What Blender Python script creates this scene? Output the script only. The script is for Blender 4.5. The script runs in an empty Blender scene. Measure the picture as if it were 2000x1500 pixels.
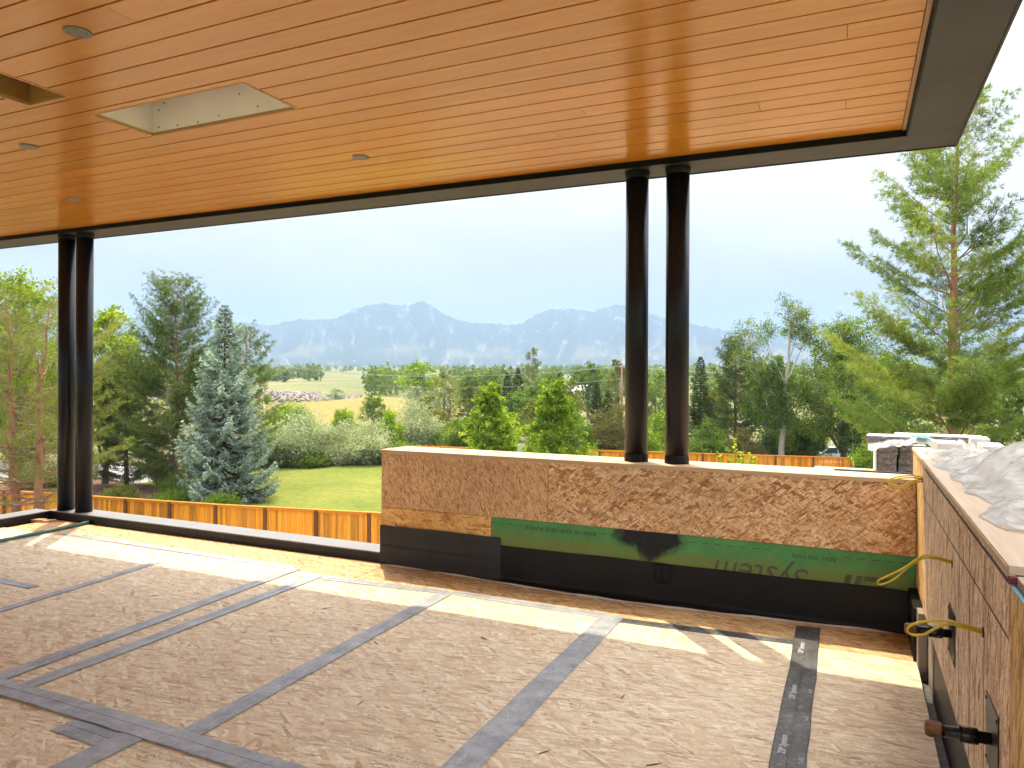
import bpy, math, random
import numpy as np
from mathutils import Vector, Matrix, noise

R = math.radians
random.seed(7)
sc = bpy.context.scene
col = sc.collection

# ------------------------------------------------------------------ camera
EYE = 1.63
cam_d = bpy.data.cameras.new('camera')
cam_d.sensor_width = 36.0
cam_d.lens = 26.0
cam_d.shift_y = -0.0105
cam_d.clip_start = 0.05
cam_d.clip_end = 20000
cam = bpy.data.objects.new('camera', cam_d)
cam.matrix_world = (Matrix.Translation((0, 0, EYE)) @ Matrix.Rotation(R(24.8), 4, 'Z')
                    @ Matrix.Rotation(R(90), 4, 'X') @ Matrix.Rotation(R(0.25), 4, 'Z'))
col.objects.link(cam)
sc.camera = cam

# ------------------------------------------------------------------ sky, sun, exposure
SUN_DIR = Vector((-1.0, 1.26, 3.145)).normalized()       # towards the sun
SUN_EL = math.asin(SUN_DIR.z)
SUN_AZ = math.atan2(SUN_DIR.x, SUN_DIR.y)
SKY_STRENGTH = 0.15
world = bpy.data.worlds.new('World')
sc.world = world
world.use_nodes = True
wt = world.node_tree
wt.nodes.clear()
w_out = wt.nodes.new('ShaderNodeOutputWorld')
w_bg = wt.nodes.new('ShaderNodeBackground')
w_sky = wt.nodes.new('ShaderNodeTexSky')
w_sky.sky_type = 'NISHITA'
w_sky.sun_disc = False
w_sky.sun_elevation = SUN_EL
w_sky.sun_rotation = SUN_AZ
w_sky.air_density = 1.3
w_sky.dust_density = 4.0
w_tc = wt.nodes.new('ShaderNodeTexCoord')
w_map = wt.nodes.new('ShaderNodeMapping')
w_map.inputs['Scale'].default_value = (1.0, 1.0, 2.6)
w_n = wt.nodes.new('ShaderNodeTexNoise')
w_n.inputs['Scale'].default_value = 3.2
w_n.inputs['Detail'].default_value = 8
w_n.inputs['Roughness'].default_value = 0.55
w_n.inputs['Distortion'].default_value = 0.5
w_r = wt.nodes.new('ShaderNodeMapRange')
w_r.inputs['From Min'].default_value = 0.33
w_r.inputs['From Max'].default_value = 0.66
w_r.inputs['To Min'].default_value = 0.10
w_r.inputs['To Max'].default_value = 1.0
w_mix = wt.nodes.new('ShaderNodeMix')
w_mix.data_type = 'RGBA'
w_mix.inputs['B'].default_value = (8.7, 8.5, 8.4, 1)        # thin bright veil of cloud
w_veil = wt.nodes.new('ShaderNodeMix')
w_veil.data_type = 'RGBA'
w_veil.inputs['Factor'].default_value = 0.72
w_veil.inputs['B'].default_value = (7.0, 6.85, 6.9, 1)       # hazy blue-grey between the clouds
w_sep = wt.nodes.new('ShaderNodeSeparateXYZ')
w_grad = wt.nodes.new('ShaderNodeMapRange')                 # sky shaped darker towards the horizon, brightened overhead to light the shaded deck
w_grad.inputs['From Min'].default_value = 0.0
w_grad.inputs['From Max'].default_value = 1.0
w_grad.inputs['To Min'].default_value = 0.17
w_grad.inputs['To Max'].default_value = 1.80
w_pow = wt.nodes.new('ShaderNodeMath')
w_pow.operation = 'POWER'
w_pow.use_clamp = True
w_pow.inputs[1].default_value = 1.8
w_mul = wt.nodes.new('ShaderNodeMix')
w_mul.data_type = 'RGBA'
w_mul.blend_type = 'MULTIPLY'
w_mul.inputs['Factor'].default_value = 1.0
w_bg.inputs['Strength'].default_value = SKY_STRENGTH
L = wt.links.new
L(w_tc.outputs['Generated'], w_map.inputs['Vector'])
L(w_map.outputs['Vector'], w_n.inputs['Vector'])
L(w_n.outputs['Fac'], w_r.inputs['Value'])
L(w_r.outputs['Result'], w_mix.inputs['Factor'])
L(w_sky.outputs['Color'], w_veil.inputs['A'])
L(w_veil.outputs['Result'], w_mix.inputs['A'])
L(w_tc.outputs['Generated'], w_sep.inputs['Vector'])
L(w_sep.outputs['Z'], w_pow.inputs[0])
L(w_pow.outputs[0], w_grad.inputs['Value'])
L(w_mix.outputs['Result'], w_mul.inputs['A'])
L(w_grad.outputs['Result'], w_mul.inputs['B'])
L(w_mul.outputs['Result'], w_bg.inputs['Color'])
L(w_bg.outputs['Background'], w_out.inputs['Surface'])

sun_d = bpy.data.lights.new('sun', 'SUN')
sun_d.energy = 2.0
sun_d.angle = R(0.6)
sun_d.color = (1.0, 0.85, 0.60)
sun = bpy.data.objects.new('sun', sun_d)
sun.rotation_euler = SUN_DIR.to_track_quat('Z', 'Y').to_euler()
sun.location = (-10, 12, 30)
col.objects.link(sun)

sc.view_settings.view_transform = 'Standard'
sc.view_settings.look = 'None'
sc.view_settings.exposure = 1.85
sc.view_settings.gamma = 1.0
sc.view_settings.use_curve_mapping = False
sc.render.engine = 'CYCLES'
sc.cycles.use_adaptive_sampling = True
sc.cycles.adaptive_threshold = 0.03
sc.cycles.adaptive_min_samples = 16
sc.cycles.time_limit = 720
sc.cycles.max_bounces = 6
sc.cycles.diffuse_bounces = 3
sc.cycles.transmission_bounces = 5
sc.cycles.glossy_bounces = 3
sc.cycles.transparent_max_bounces = 6
sc.cycles.volume_bounces = 0
sc.cycles.use_denoising = True

GZ = -6.2          # yard level; the deck floor is z = 0

# ------------------------------------------------------------------ helpers
def tag(o, label=None, cat=None, group=None, kind=None):
    if label: o['label'] = label
    if cat: o['category'] = cat
    if group: o['group'] = group
    if kind: o['kind'] = kind
    return o

def empty(name, loc=(0, 0, 0), label=None, cat=None, group=None, kind=None):
    o = bpy.data.objects.new(name, None)
    o.empty_display_size = 0.2
    o.location = loc
    col.objects.link(o)
    return tag(o, label, cat, group, kind)

def link(name, me, parent=None, loc=None):
    o = bpy.data.objects.new(name, me)
    col.objects.link(o)
    if parent is not None: o.parent = parent
    if loc is not None: o.location = loc
    return o

class MB:
    def __init__(s): s.v = []; s.f = []
    def add(s, vs, fs):
        n = len(s.v)
        s.v += [tuple(p) for p in vs]
        s.f += [tuple(i + n for i in f) for f in fs]
        return s
    def box(s, x0, x1, y0, y1, z0, z1):
        return s.add([(x0,y0,z0),(x1,y0,z0),(x1,y1,z0),(x0,y1,z0),(x0,y0,z1),(x1,y0,z1),(x1,y1,z1),(x0,y1,z1)],
                     [(0,3,2,1),(4,5,6,7),(0,1,5,4),(1,2,6,5),(2,3,7,6),(3,0,4,7)])
    def tube(s, pts, rad, n=8, cap=True):
        pts = [Vector(p) for p in pts]
        if not hasattr(rad, '__len__'): rad = [rad] * len(pts)
        base = len(s.v); ref = None
        for i, p in enumerate(pts):
            d = (pts[min(i+1, len(pts)-1)] - pts[max(i-1, 0)])
            d = d.normalized() if d.length > 1e-9 else Vector((0,0,1))
            if ref is None:
                a = Vector((1,0,0)) if abs(d.x) < .8 else Vector((0,1,0))
                ref = d.cross(a).normalized()
            else:
                ref = (ref - d * ref.dot(d))
                ref = ref.normalized() if ref.length > 1e-6 else d.orthogonal().normalized()
            b = d.cross(ref)
            for k in range(n):
                t = 2*math.pi*k/n
                s.v.append(tuple(p + (ref*math.cos(t) + b*math.sin(t))*rad[i]))
        for i in range(len(pts)-1):
            for k in range(n):
                a0 = base+i*n+k; a1 = base+i*n+(k+1) % n
                s.f.append((a0, a1, a1+n, a0+n))
        if cap:
            s.f.append(tuple(base+k for k in reversed(range(n))))
            s.f.append(tuple(base+(len(pts)-1)*n+k for k in range(n)))
        return s
    def lathe(s, prof, n=24, c=(0,0,0)):
        base = len(s.v)
        for r, z in prof:
            for k in range(n):
                t = 2*math.pi*k/n
                s.v.append((c[0]+r*math.cos(t), c[1]+r*math.sin(t), c[2]+z))
        for i in range(len(prof)-1):
            for k in range(n):
                a0 = base+i*n+k; a1 = base+i*n+(k+1) % n
                s.f.append((a0, a1, a1+n, a0+n))
        s.f.append(tuple(base+k for k in reversed(range(n))))
        s.f.append(tuple(base+(len(prof)-1)*n+k for k in range(n)))
        return s
    def mesh(s, name, mat, smooth=False):
        me = bpy.data.meshes.new(name)
        me.from_pydata(s.v, [], s.f)
        me.materials.append(mat)
        if smooth:
            me.polygons.foreach_set('use_smooth', [True]*len(me.polygons))
        me.update()
        return me
    def build(s, name, mat, parent=None, smooth=False, loc=None, bevel=0):
        o = link(name, s.mesh(name, mat, smooth), parent, loc)
        if bevel:
            b = o.modifiers.new('bevel', 'BEVEL'); b.width = bevel; b.segments = 2
            b.limit_method = 'ANGLE'
        return o

def box_obj(name, mat, parent, x0, x1, y0, y1, z0, z1, bevel=0):
    return MB().box(x0, x1, y0, y1, z0, z1).build(name, mat, parent, bevel=bevel)

# ------------------------------------------------------------------ materials
class NT:
    def __init__(s, name):
        s.m = bpy.data.materials.new(name); s.m.use_nodes = True
        s.t = s.m.node_tree; s.t.nodes.clear()
        s.out = s.t.nodes.new('ShaderNodeOutputMaterial')
    def n(s, typ, props=None, **ins):
        nd = s.t.nodes.new('ShaderNode' + typ)
        for k, v in (props or {}).items(): setattr(nd, k, v)
        for k, v in ins.items():
            key = int(k[1:]) if k[0] == 'i' and k[1:].isdigit() else k.replace('_', ' ')
            s.set(nd.inputs[key], v)
        return nd
    def set(s, sock, v):
        if isinstance(v, bpy.types.NodeSocket): s.t.links.new(v, sock)
        elif isinstance(v, bpy.types.Node): s.t.links.new(v.outputs[0], sock)
        elif isinstance(v, (tuple, list)) and len(v) == 3 and sock.type == 'RGBA': sock.default_value = (*v, 1)
        else: sock.default_value = v
    def math(s, op, a, b=0.0, c=None):
        nd = s.t.nodes.new('ShaderNodeMath'); nd.operation = op
        s.set(nd.inputs[0], a); s.set(nd.inputs[1], b)
        if c is not None: s.set(nd.inputs[2], c)
        return nd.outputs[0]
    def mix(s, f, a, b, mode='MIX'):
        nd = s.t.nodes.new('ShaderNodeMix'); nd.data_type = 'RGBA'; nd.blend_type = mode
        s.set(nd.inputs['Factor'], f); s.set(nd.inputs['A'], a); s.set(nd.inputs['B'], b)
        return nd.outputs['Result']
    def ramp(s, f, stops, interp='LINEAR'):
        nd = s.t.nodes.new('ShaderNodeValToRGB'); cr = nd.color_ramp; cr.interpolation = interp
        while len(cr.elements) < len(stops): cr.elements.new(0.5)
        for e, (p, c) in zip(cr.elements, stops):
            e.position = p; e.color = (*c, 1) if len(c) == 3 else c
        s.set(nd.inputs[0], f)
        return nd.outputs[0]
    def mr(s, v, a, b, c, d):
        return s.n('MapRange', None, Value=v, From_Min=a, From_Max=b, To_Min=c, To_Max=d).outputs[0]
    def coords(s):
        return s.n('TexCoord').outputs['Object']
    def noise(s, vec, scale, detail=3, rough=.5, dist=0.0):
        return s.n('TexNoise', None, Vector=vec, Scale=scale, Detail=detail, Roughness=rough, Distortion=dist).outputs['Fac']
    def mapping(s, vec, scale=(1,1,1), rot=(0,0,0), loc=(0,0,0)):
        return s.n('Mapping', None, Vector=vec, Scale=scale, Rotation=rot, Location=loc).outputs[0]
    def bump(s, h, strength=.3, dist=.01):
        return s.n('Bump', None, Height=h, Strength=strength, Distance=dist).outputs[0]
    def bsdf(s, color, rough=.6, spec=.5, metal=0.0, normal=None, **k):
        b = s.n('BsdfPrincipled', None, Base_Color=color, Roughness=rough, Metallic=metal)
        b.inputs['Specular IOR Level'].default_value = spec
        for kk, v in k.items(): s.set(b.inputs[kk.replace('_', ' ')], v)
        if normal is not None: s.set(b.inputs['Normal'], normal)
        s.t.links.new(b.outputs[0], s.out.inputs['Surface'])
        return s.m

def plain(name, c, rough=.6, metal=0.0, spec=.5, var=.12, scale=6.0):
    t = NT(name); v = t.coords()
    f = t.noise(v, scale, 5, .6)
    colr = t.mix(1.0, c, t.ramp(f, [(.25, (1-var,)*3), (.75, (1+var,)*3)]), 'MULTIPLY')
    return t.bsdf(colr, t.mr(f, .2, .8, max(rough-.08, .02), min(rough+.08, 1)), spec, metal,
                  t.bump(t.noise(v, scale*12, 3), .08, .004))

def osb(name, plane, stops, size=1.0, main=0.0, spread=3.14, grey=0.0, grey_col=(.42,.37,.32), edge=.5, chips=.6,
        stamps=False, rough=.75, blotch=.35, fine=.5):
    """oriented strand board: separate long flakes pressed in layers at many angles, fine dark chips between them"""
    t = NT(name)
    v = t.coords()
    sep = t.n('SeparateXYZ', None, Vector=v)
    a, b = {'xy': (0, 1), 'xz': (0, 2), 'yz': (1, 2)}[plane]
    rnd = t.n('ObjectInfo').outputs['Random']
    off = t.math('MULTIPLY', rnd, 37.0)
    p = t.n('CombineXYZ', None, X=t.math('ADD', sep.outputs[a], off), Y=sep.outputs[b], Z=0.0).outputs[0]
    wob = t.n('TexNoise', {'noise_dimensions': '2D'}, Vector=p, Scale=28.0, Detail=3.0, Roughness=.6)
    p2 = t.n('VectorMath', {'operation': 'MULTIPLY_ADD'}, i0=wob.outputs['Color'], i1=(.014, .014, 0), i2=p).outputs[0]
    clus = t.n('TexNoise', {'noise_dimensions': '2D'}, Vector=p, Scale=6.0, Detail=3.0, Roughness=.6).outputs['Fac']
    val = None; rel = None; edg = None
    lay = [(-.50, 13, 3.0, -1), (.32, 12, 4.0, .45), (-.18, 14, 4.5, .5), (.05, 10, 5.0, .6), (-.36, 17, 5.5, .62)]
    for i, (fa, s_, asp, thr) in enumerate(lay):
        rot = t.n('VectorRotate', {'rotation_type': 'Z_AXIS'}, Vector=t.mapping(p2, loc=(3.1+i*7.7, i*2.9, 0)), Angle=main+fa*spread).outputs[0]
        fl = t.n('TexVoronoi', {'voronoi_dimensions': '2D'}, Vector=t.mapping(rot, scale=(1, asp, 1)), Scale=s_/size, Randomness=1.0)
        fc = t.n('SeparateColor', None, Color=fl.outputs['Color'])
        lv = fc.outputs[0]
        dk = t.mr(fl.outputs['Distance'], .52, .70, 0.0, 1.0)
        if val is None: val, rel, edg = lv, fc.outputs[1], dk
        else:
            m = t.math('GREATER_THAN', fc.outputs[2], thr)
            val = t.n('Mix', {'data_type': 'FLOAT'}, Factor=m, A=val, B=lv).outputs[0]
            rel = t.n('Mix', {'data_type': 'FLOAT'}, Factor=m, A=rel, B=fc.outputs[1]).outputs[0]
            edg = t.n('Mix', {'data_type': 'FLOAT'}, Factor=m, A=edg, B=dk).outputs[0]
    grain = t.n('TexNoise', {'noise_dimensions': '2D'}, Vector=t.mapping(p2, rot=(0, 0, -main), scale=(1, 9, 1)), Scale=26.0, Detail=3.0).outputs['Fac']
    val = t.math('MULTIPLY_ADD', t.math('SUBTRACT', grain, .5), fine, val)
    c = t.ramp(val, stops)
    c = t.mix(t.math('MULTIPLY', edg, edge), c, stops[0][1])
    for i, (ang, sc_) in enumerate(((main+.5, 34), (main-.9, 48))):
        rot = t.n('VectorRotate', {'rotation_type': 'Z_AXIS'}, Vector=t.mapping(p2, loc=(11.0*i, 5.0, 0)), Angle=ang).outputs[0]
        ch = t.n('TexVoronoi', {'voronoi_dimensions': '2D'}, Vector=t.mapping(rot, scale=(1, 3.0, 1)), Scale=sc_/size)
        cc = t.n('SeparateColor', None, Color=ch.outputs['Color'])
        m = t.math('GREATER_THAN', t.math('MULTIPLY_ADD', t.math('SUBTRACT', clus, .5), 1.3, cc.outputs[0]), .70)
        m = t.math('MULTIPLY', m, t.mr(ch.outputs['Distance'], .35, .5, 1, 0))
        c = t.mix(t.math('MULTIPLY', m, chips), c, t.mix(cc.outputs[1], stops[0][1], stops[2][1]))
    big = t.noise(p, 1.6, 4, .6)
    c = t.mix(1.0, c, t.ramp(big, [(.3, (1-blotch*.5,)*3), (.7, (1+blotch*.4,)*3)]), 'MULTIPLY')
    if grey:
        wear = t.noise(p, 2.3, 5, .65)
        c = t.mix(t.math('MULTIPLY', t.mr(wear, .3, .7, .3, 1.0), grey), c, grey_col)
    if stamps:                      # rows of faint, scuffed ink across the sheets
        row = t.math('FRACT', t.math('DIVIDE', sep.outputs[b], .406))
        lines = t.math('MULTIPLY', t.math('LESS_THAN', t.math('ABSOLUTE', t.math('SUBTRACT', row, .5)), .055),
                       t.math('GREATER_THAN', t.math('ABSOLUTE', t.math('SUBTRACT', row, .5)), .008))
        chop = t.math('GREATER_THAN', t.noise(t.mapping(p, scale=(1, 2.2, 1)), 75.0, 1.0), .50)
        where = t.mr(t.noise(t.mapping(p, scale=(1.1, 6, 1)), 1.3, 2.0), .50, .60, 0, .62)
        c = t.mix(t.math('MULTIPLY', t.math('MULTIPLY', lines, chop), where), c, (.20, .21, .21))
        dirt = t.mr(t.noise(p, 34.0, 3, .7), .70, .76, 0, .7)
        c = t.mix(dirt, c, (.12, .09, .07))
        scuff = t.mr(t.noise(t.mapping(p, rot=(0, 0, .6), scale=(1, 22, 1)), 5.0, 4, .7), .62, .70, 0, .45)
        c = t.mix(scuff, c, (.33, .23, .15))
    return t.bsdf(c, rough, .3, 0, t.bump(t.n('TexNoise', {'noise_dimensions': '2D'}, Vector=t.mapping(p, rot=(0, 0, -main), scale=(1, 4, 1)), Scale=30.0, Detail=2.0).outputs['Fac'], .25, .004))

OSB_FLOOR = osb('osb_floor', 'xy', [(.0, (.34,.22,.115)), (.10, (.57,.42,.265)), (.3, (.64,.505,.33)), (.5, (.70,.59,.40)), (.8, (.76,.67,.47)), (1, (.84,.80,.66))],
                size=1.3, main=.5, spread=1.9, grey=.35, grey_col=(.71,.64,.515), edge=.36, chips=.30, stamps=True, blotch=.12, fine=.4)
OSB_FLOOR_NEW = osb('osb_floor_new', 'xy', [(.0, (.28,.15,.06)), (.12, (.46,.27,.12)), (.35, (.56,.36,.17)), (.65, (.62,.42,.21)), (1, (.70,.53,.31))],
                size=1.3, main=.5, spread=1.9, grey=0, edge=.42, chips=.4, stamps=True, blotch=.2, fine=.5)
OSB_WALL = osb('osb_wall', 'xz', [(.0, (.26,.105,.04)), (.13, (.48,.25,.11)), (.3, (.70,.43,.21)), (.65, (.78,.53,.285)), (.9, (.82,.60,.36)), (1, (.85,.68,.46))],
               size=1.15, main=.25, spread=2.6, edge=.5, chips=.8, blotch=.35, fine=.5)
OSB_WALL_FINE = osb('osb_wall_fine', 'xz', [(.0, (.28,.12,.05)), (.14, (.50,.27,.125)), (.4, (.70,.43,.21)), (.75, (.76,.50,.27)), (1, (.80,.58,.36))],
                    size=.6, main=1.45, spread=1.3, edge=.5, chips=.7, blotch=.3, fine=.6)
OSB_GOLD = osb('osb_gold', 'xz', [(.0, (.40,.16,.045)), (.3, (.66,.34,.10)), (.6, (.72,.42,.14)), (1, (.78,.54,.24))],
               size=1.3, main=.8, spread=2.4, edge=.3, chips=.2, blotch=.25)
OSB_SIDE = osb('osb_side', 'yz', [(.0, (.28,.145,.075)), (.13, (.52,.33,.19)), (.35, (.73,.50,.32)), (.7, (.79,.60,.40)), (1, (.84,.70,.52))],
               size=1.4, main=1.5, spread=.7, edge=.5, chips=.6, blotch=.3, fine=.7)
OSB_SIDE_GOLD = osb('osb_side_gold', 'yz', [(.0, (.32,.15,.045)), (.3, (.60,.34,.12)), (.6, (.70,.44,.18)), (1, (.76,.54,.26))],
                    size=1.2, main=1.5, spread=.7, edge=.3, chips=.2, blotch=.25, fine=.6)

def wood(name, c0, c1, axis='X', rough=.4, spec=.5, scale=1.0, knots=0.0, per_object=.18, coat=0.0):
    t = NT(name); v = t.coords()
    rnd = t.n('ObjectInfo').outputs['Random']
    v = t.n('VectorMath', {'operation': 'ADD'}, i0=v, i1=t.n('CombineXYZ', None, X=t.math('MULTIPLY', rnd, 31.0), Y=t.math('MULTIPLY', rnd, 17.0), Z=t.math('MULTIPLY', rnd, 23.0)).outputs[0]).outputs[0]
    s = {'X': (.9, 16, 16), 'Y': (16, .9, 16), 'Z': (16, 16, .9)}[axis]
    g = t.noise(t.mapping(v, scale=tuple(k*scale for k in s)), 3.0, 6, .62, .6)
    g2 = t.noise(t.mapping(v, scale=tuple(k*scale*.35 for k in s)), 2.0, 3, .5)
    f = t.math('ADD', t.math('MULTIPLY', g, .6), t.math('MULTIPLY', g2, .4))
    c = t.ramp(f, [(.3, c0), (.68, c1)])
    c = t.mix(1.0, c, t.ramp(rnd, [(0, (1-per_object,)*3), (.5, (1, 1, 1)), (1, (1+per_object*.6, 1+per_object*.5, 1+per_object*.3))]), 'MULTIPLY')
    if knots:
        k = t.n('TexVoronoi', None, Vector=t.mapping(v, scale=tuple(2.0 if q < 2 else 5.0 for q in s)), Scale=1.3)
        c = t.mix(t.mr(k.outputs['Distance'], .05, .11, knots, 0), c, tuple(x*.25 for x in c0))
    return t.bsdf(c, rough, spec, 0, t.bump(g, .05, .004), Coat_Weight=coat, Coat_Roughness=.25)

M_CEIL = wood('ceiling_wood', (.48,.18,.018), (.60,.25,.031), 'X', rough=.22, spec=.48, per_object=.08)
M_TRIM = wood('trim_wood', (.42,.22,.08), (.55,.30,.12), 'X', rough=.45)
M_FENCE = wood('cedar_stain', (.50,.165,.007), (.76,.315,.016), 'Z', rough=.55, spec=.3, knots=.7, per_object=.42)
M_FENCE_RAIL = wood('cedar_rail', (.50,.16,.009), (.66,.24,.016), 'X', rough=.55, spec=.3, per_object=.12)
M_POST = wood('brown_post', (.10,.035,.012), (.17,.065,.022), 'Z', rough=.6, spec=.3)
M_PINEWOOD = wood('pale_lumber', (.46,.31,.18), (.60,.43,.27), 'X', rough=.65, spec=.3)
M_PLYTOP = wood('weathered_plywood', (.40,.30,.21), (.53,.43,.32), 'Y', rough=.75, spec=.25)
M_FRAMING = wood('framing_wood', (.32,.15,.04), (.48,.25,.08), 'X', rough=.7, spec=.25)
M_GREYWOOD = wood('grey_lumber', (.19,.165,.135), (.30,.27,.23), 'Z', rough=.7, spec=.3)
M_SOFFIT = plain('bronze_metal', (.027,.0245,.0245), .48, .0, .32, .06, 1.5)
M_REVEAL = plain('black_reveal', (.005,.006,.009), .6, 0, .15)
M_COLUMN = NT('black_paint').bsdf((.008,.009,.012), .35, .28)
M_BOOT = plain('black_flashing', (.008,.008,.010), .45, 0, .15, .2, 14)
M_COPING = plain('grey_coping', (.17,.175,.185), .5, 0, .4, .08, 3)
M_CURB = plain('black_curb', (.010,.010,.011), .45, 0, .35, .2, 8)
M_DRYWALL = plain('white_board', (.90,.85,.82), .8, 0, .2, .05, 4)
M_SCREW = plain('dark_screw', (.05,.045,.04), .6)
M_COVER = plain('galvanised_cover', (.17,.155,.13), .5, .2, .5, .2, 30)
M_INK = plain('faded_ink', (.035,.045,.025), .7)
M_INK2 = plain('grey_ink', (.075,.095,.05), .7)
M_WHITEINK = plain('scuffed_white_ink', (.50,.52,.54), .7, 0, .3, .3, 60)
M_CHARCOAL = plain('charcoal_membrane', (.030,.029,.028), .55, 0, .3, .3, 4)
M_BRASS = plain('corroded_cap', (.17,.075,.035), .5, .3, .5, .35, 60)
M_PIPE = plain('black_pipe', (.014,.014,.016), .25, 0, .5, .15, 20)
M_PLATE = plain('black_plate', (.02,.02,.022), .38, 0, .5, .15, 12)
M_CABLE = plain('yellow_cable', (.62,.45,.03), .38, 0, .5, .06, 25)
M_FELT = plain('marker_line', (.055,.052,.055), .8)
M_FOAM = plain('pale_concrete_block', (.56,.55,.51), .85, 0, .2, .12, 25)
M_SLAB = plain('grey_stone_slab', (.18,.175,.175), .85, 0, .3, .25, 18)
M_SLAB_TOP = plain('pale_stone', (.42,.42,.41), .85, 0, .3, .15, 18)
M_TEAL = plain('teal_print', (.05,.40,.36), .5)
M_BLUE = plain('blue_flashing_tape', (.10,.33,.42), .5, 0, .4, .3, 30)
M_DARKRED = plain('dark_red_tape', (.13,.015,.02), .5)
M_GREENSTRIP = plain('green_strip', (.03,.11,.085), .5)
M_SCRAP = plain('wood_scrap', (.55,.33,.18), .8, 0, .2, .3, 30)
M_SPLINTER = plain('dark_splinter', (.13,.075,.04), .85, 0, .2, .3, 30)
M_CAULK = plain('pale_caulk', (.55,.52,.47), .8, 0, .3, .2, 20)
M_ASPHALT = plain('pale_asphalt', (.30,.30,.30), .9, 0, .2, .12, .6)
M_CONCRETE = plain('concrete', (.42,.40,.36), .9, 0, .2, .15, 3)

def mat_tape():
    t = NT('grey_seam_tape'); v = t.coords()
    v = t.n('VectorMath', {'operation': 'ADD'}, i0=v, i1=t.n('ObjectInfo').outputs['Random']).outputs[0]
    f = t.noise(v, 7, 6, .7); g = t.noise(v, 45, 4, .75); w = t.noise(t.mapping(v, scale=(1, 1, 1)), 120, 2, .6)
    c = t.ramp(f, [(.28, (.17,.195,.225)), (.5, (.29,.322,.36)), (.72, (.44,.475,.515))])
    c = t.mix(t.mr(g, .5, .72, 0, .55), c, (.44,.455,.475))
    c = t.mix(t.mr(w, .62, .75, 0, .5), c, (.06,.062,.065))
    return t.bsdf(c, .5, .4, 0, t.bump(g, .25, .002))
M_TAPE = mat_tape()

def mat_tape_dark():
    t = NT('dark_seam_tape'); v = t.coords()
    f = t.noise(v, 5, 6, .7); g = t.noise(v, 38, 5, .75)
    c = t.ramp(f, [(.3, (.030,.033,.036)), (.55, (.085,.09,.095)), (.75, (.22,.22,.21))])
    c = t.mix(t.mr(g, .52, .7, 0, .6), c, (.30,.30,.29))
    return t.bsdf(c, .45, .4, 0, t.bump(g, .25, .002))
M_TAPE_DARK = mat_tape_dark()

def mat_green():
    t = NT('green_sheathing'); v = t.coords()
    sep = t.n('SeparateXYZ', None, Vector=v)
    n1 = t.noise(v, 9, 5, .65); n2 = t.noise(v, 40, 4, .7); n3 = t.noise(t.mapping(v, scale=(1.5, 1, 4)), 3.0, 3)
    c = t.ramp(n1, [(.3, (.070,.235,.072)), (.7, (.095,.31,.10))])
    # mud-coloured splash staining that thins out up the sheet
    lim = t.math('ADD', t.math('MULTIPLY', t.math('SUBTRACT', n3, .5), .18), .375)
    st = t.mr(t.math('SUBTRACT', lim, sep.outputs[2]), -.03, .05, 0, .75)
    st = t.math('MULTIPLY', st, t.mr(n2, .3, .6, .45, 1))
    c = t.mix(st, c, (.20,.19,.03))
    # sprayed black sealer patch
    blot = t.noise(t.mapping(v, scale=(1, 1, 1)), 8, 4, .6)
    dx = t.math('ABSOLUTE', t.math('SUBTRACT', sep.outputs[0], -1.33))
    zz = t.math('SUBTRACT', .43, sep.outputs[2])
    d = t.math('ADD', dx, t.math('MULTIPLY', t.math('MAXIMUM', zz, 0.0), 1.6))
    d = t.math('ADD', d, t.math('MULTIPLY', t.math('SUBTRACT', blot, .5), -.34))
    c = t.mix(t.mr(d, .20, .30, 1, 0), c, (.012,.013,.014))
    dots = t.mr(t.noise(v, 90, 1), .74, .78, 0, .5)
    c = t.mix(dots, c, (.25,.15,.06))
    return t.bsdf(c, .62, .35, 0, t.bump(n2, .08, .002))
M_GREEN = mat_green()

def mat_black_membrane():
    t = NT('black_membrane'); v = t.coords()
    f = t.noise(v, 4, 5, .6); g = t.noise(t.mapping(v, scale=(6, 1, 1)), 30, 3, .7)
    c = t.ramp(f, [(.3, (.005,.005,.006)), (.75, (.013,.012,.012))])
    c = t.mix(t.mr(g, .74, .8, 0, .5), c, (.16,.16,.16))
    return t.bsdf(c, .42, .22, 0, t.bump(t.noise(v, 20, 4), .10, .004))
M_BLACK = mat_black_membrane()

def mat_plastic():
    t = NT('white_plastic_film')
    v = t.coords(); f = t.noise(v, 14, 5, .6)
    d = t.n('BsdfDiffuse', None, Color=(.64,.66,.68))
    tr = t.n('BsdfTranslucent', None, Color=(.80,.83,.84))
    gl = t.n('BsdfGlossy', None, Color=(.95,.95,.95), Roughness=.14)
    tp = t.n('BsdfTransparent', None, Color=(.93,.95,.95))
    a = t.n('MixShader', None, Fac=.45, i1=d.outputs[0], i2=tr.outputs[0])
    fr = t.n('Fresnel', None, IOR=1.45)
    b = t.n('MixShader', None, Fac=fr.outputs[0], i1=a.outputs[0], i2=gl.outputs[0])
    c = t.n('MixShader', None, Fac=t.mr(f, .35, .7, .25, .60), i1=b.outputs[0], i2=tp.outputs[0])
    t.t.links.new(c.outputs[0], t.out.inputs['Surface'])
    return t.m
M_PLASTIC = mat_plastic()

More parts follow.
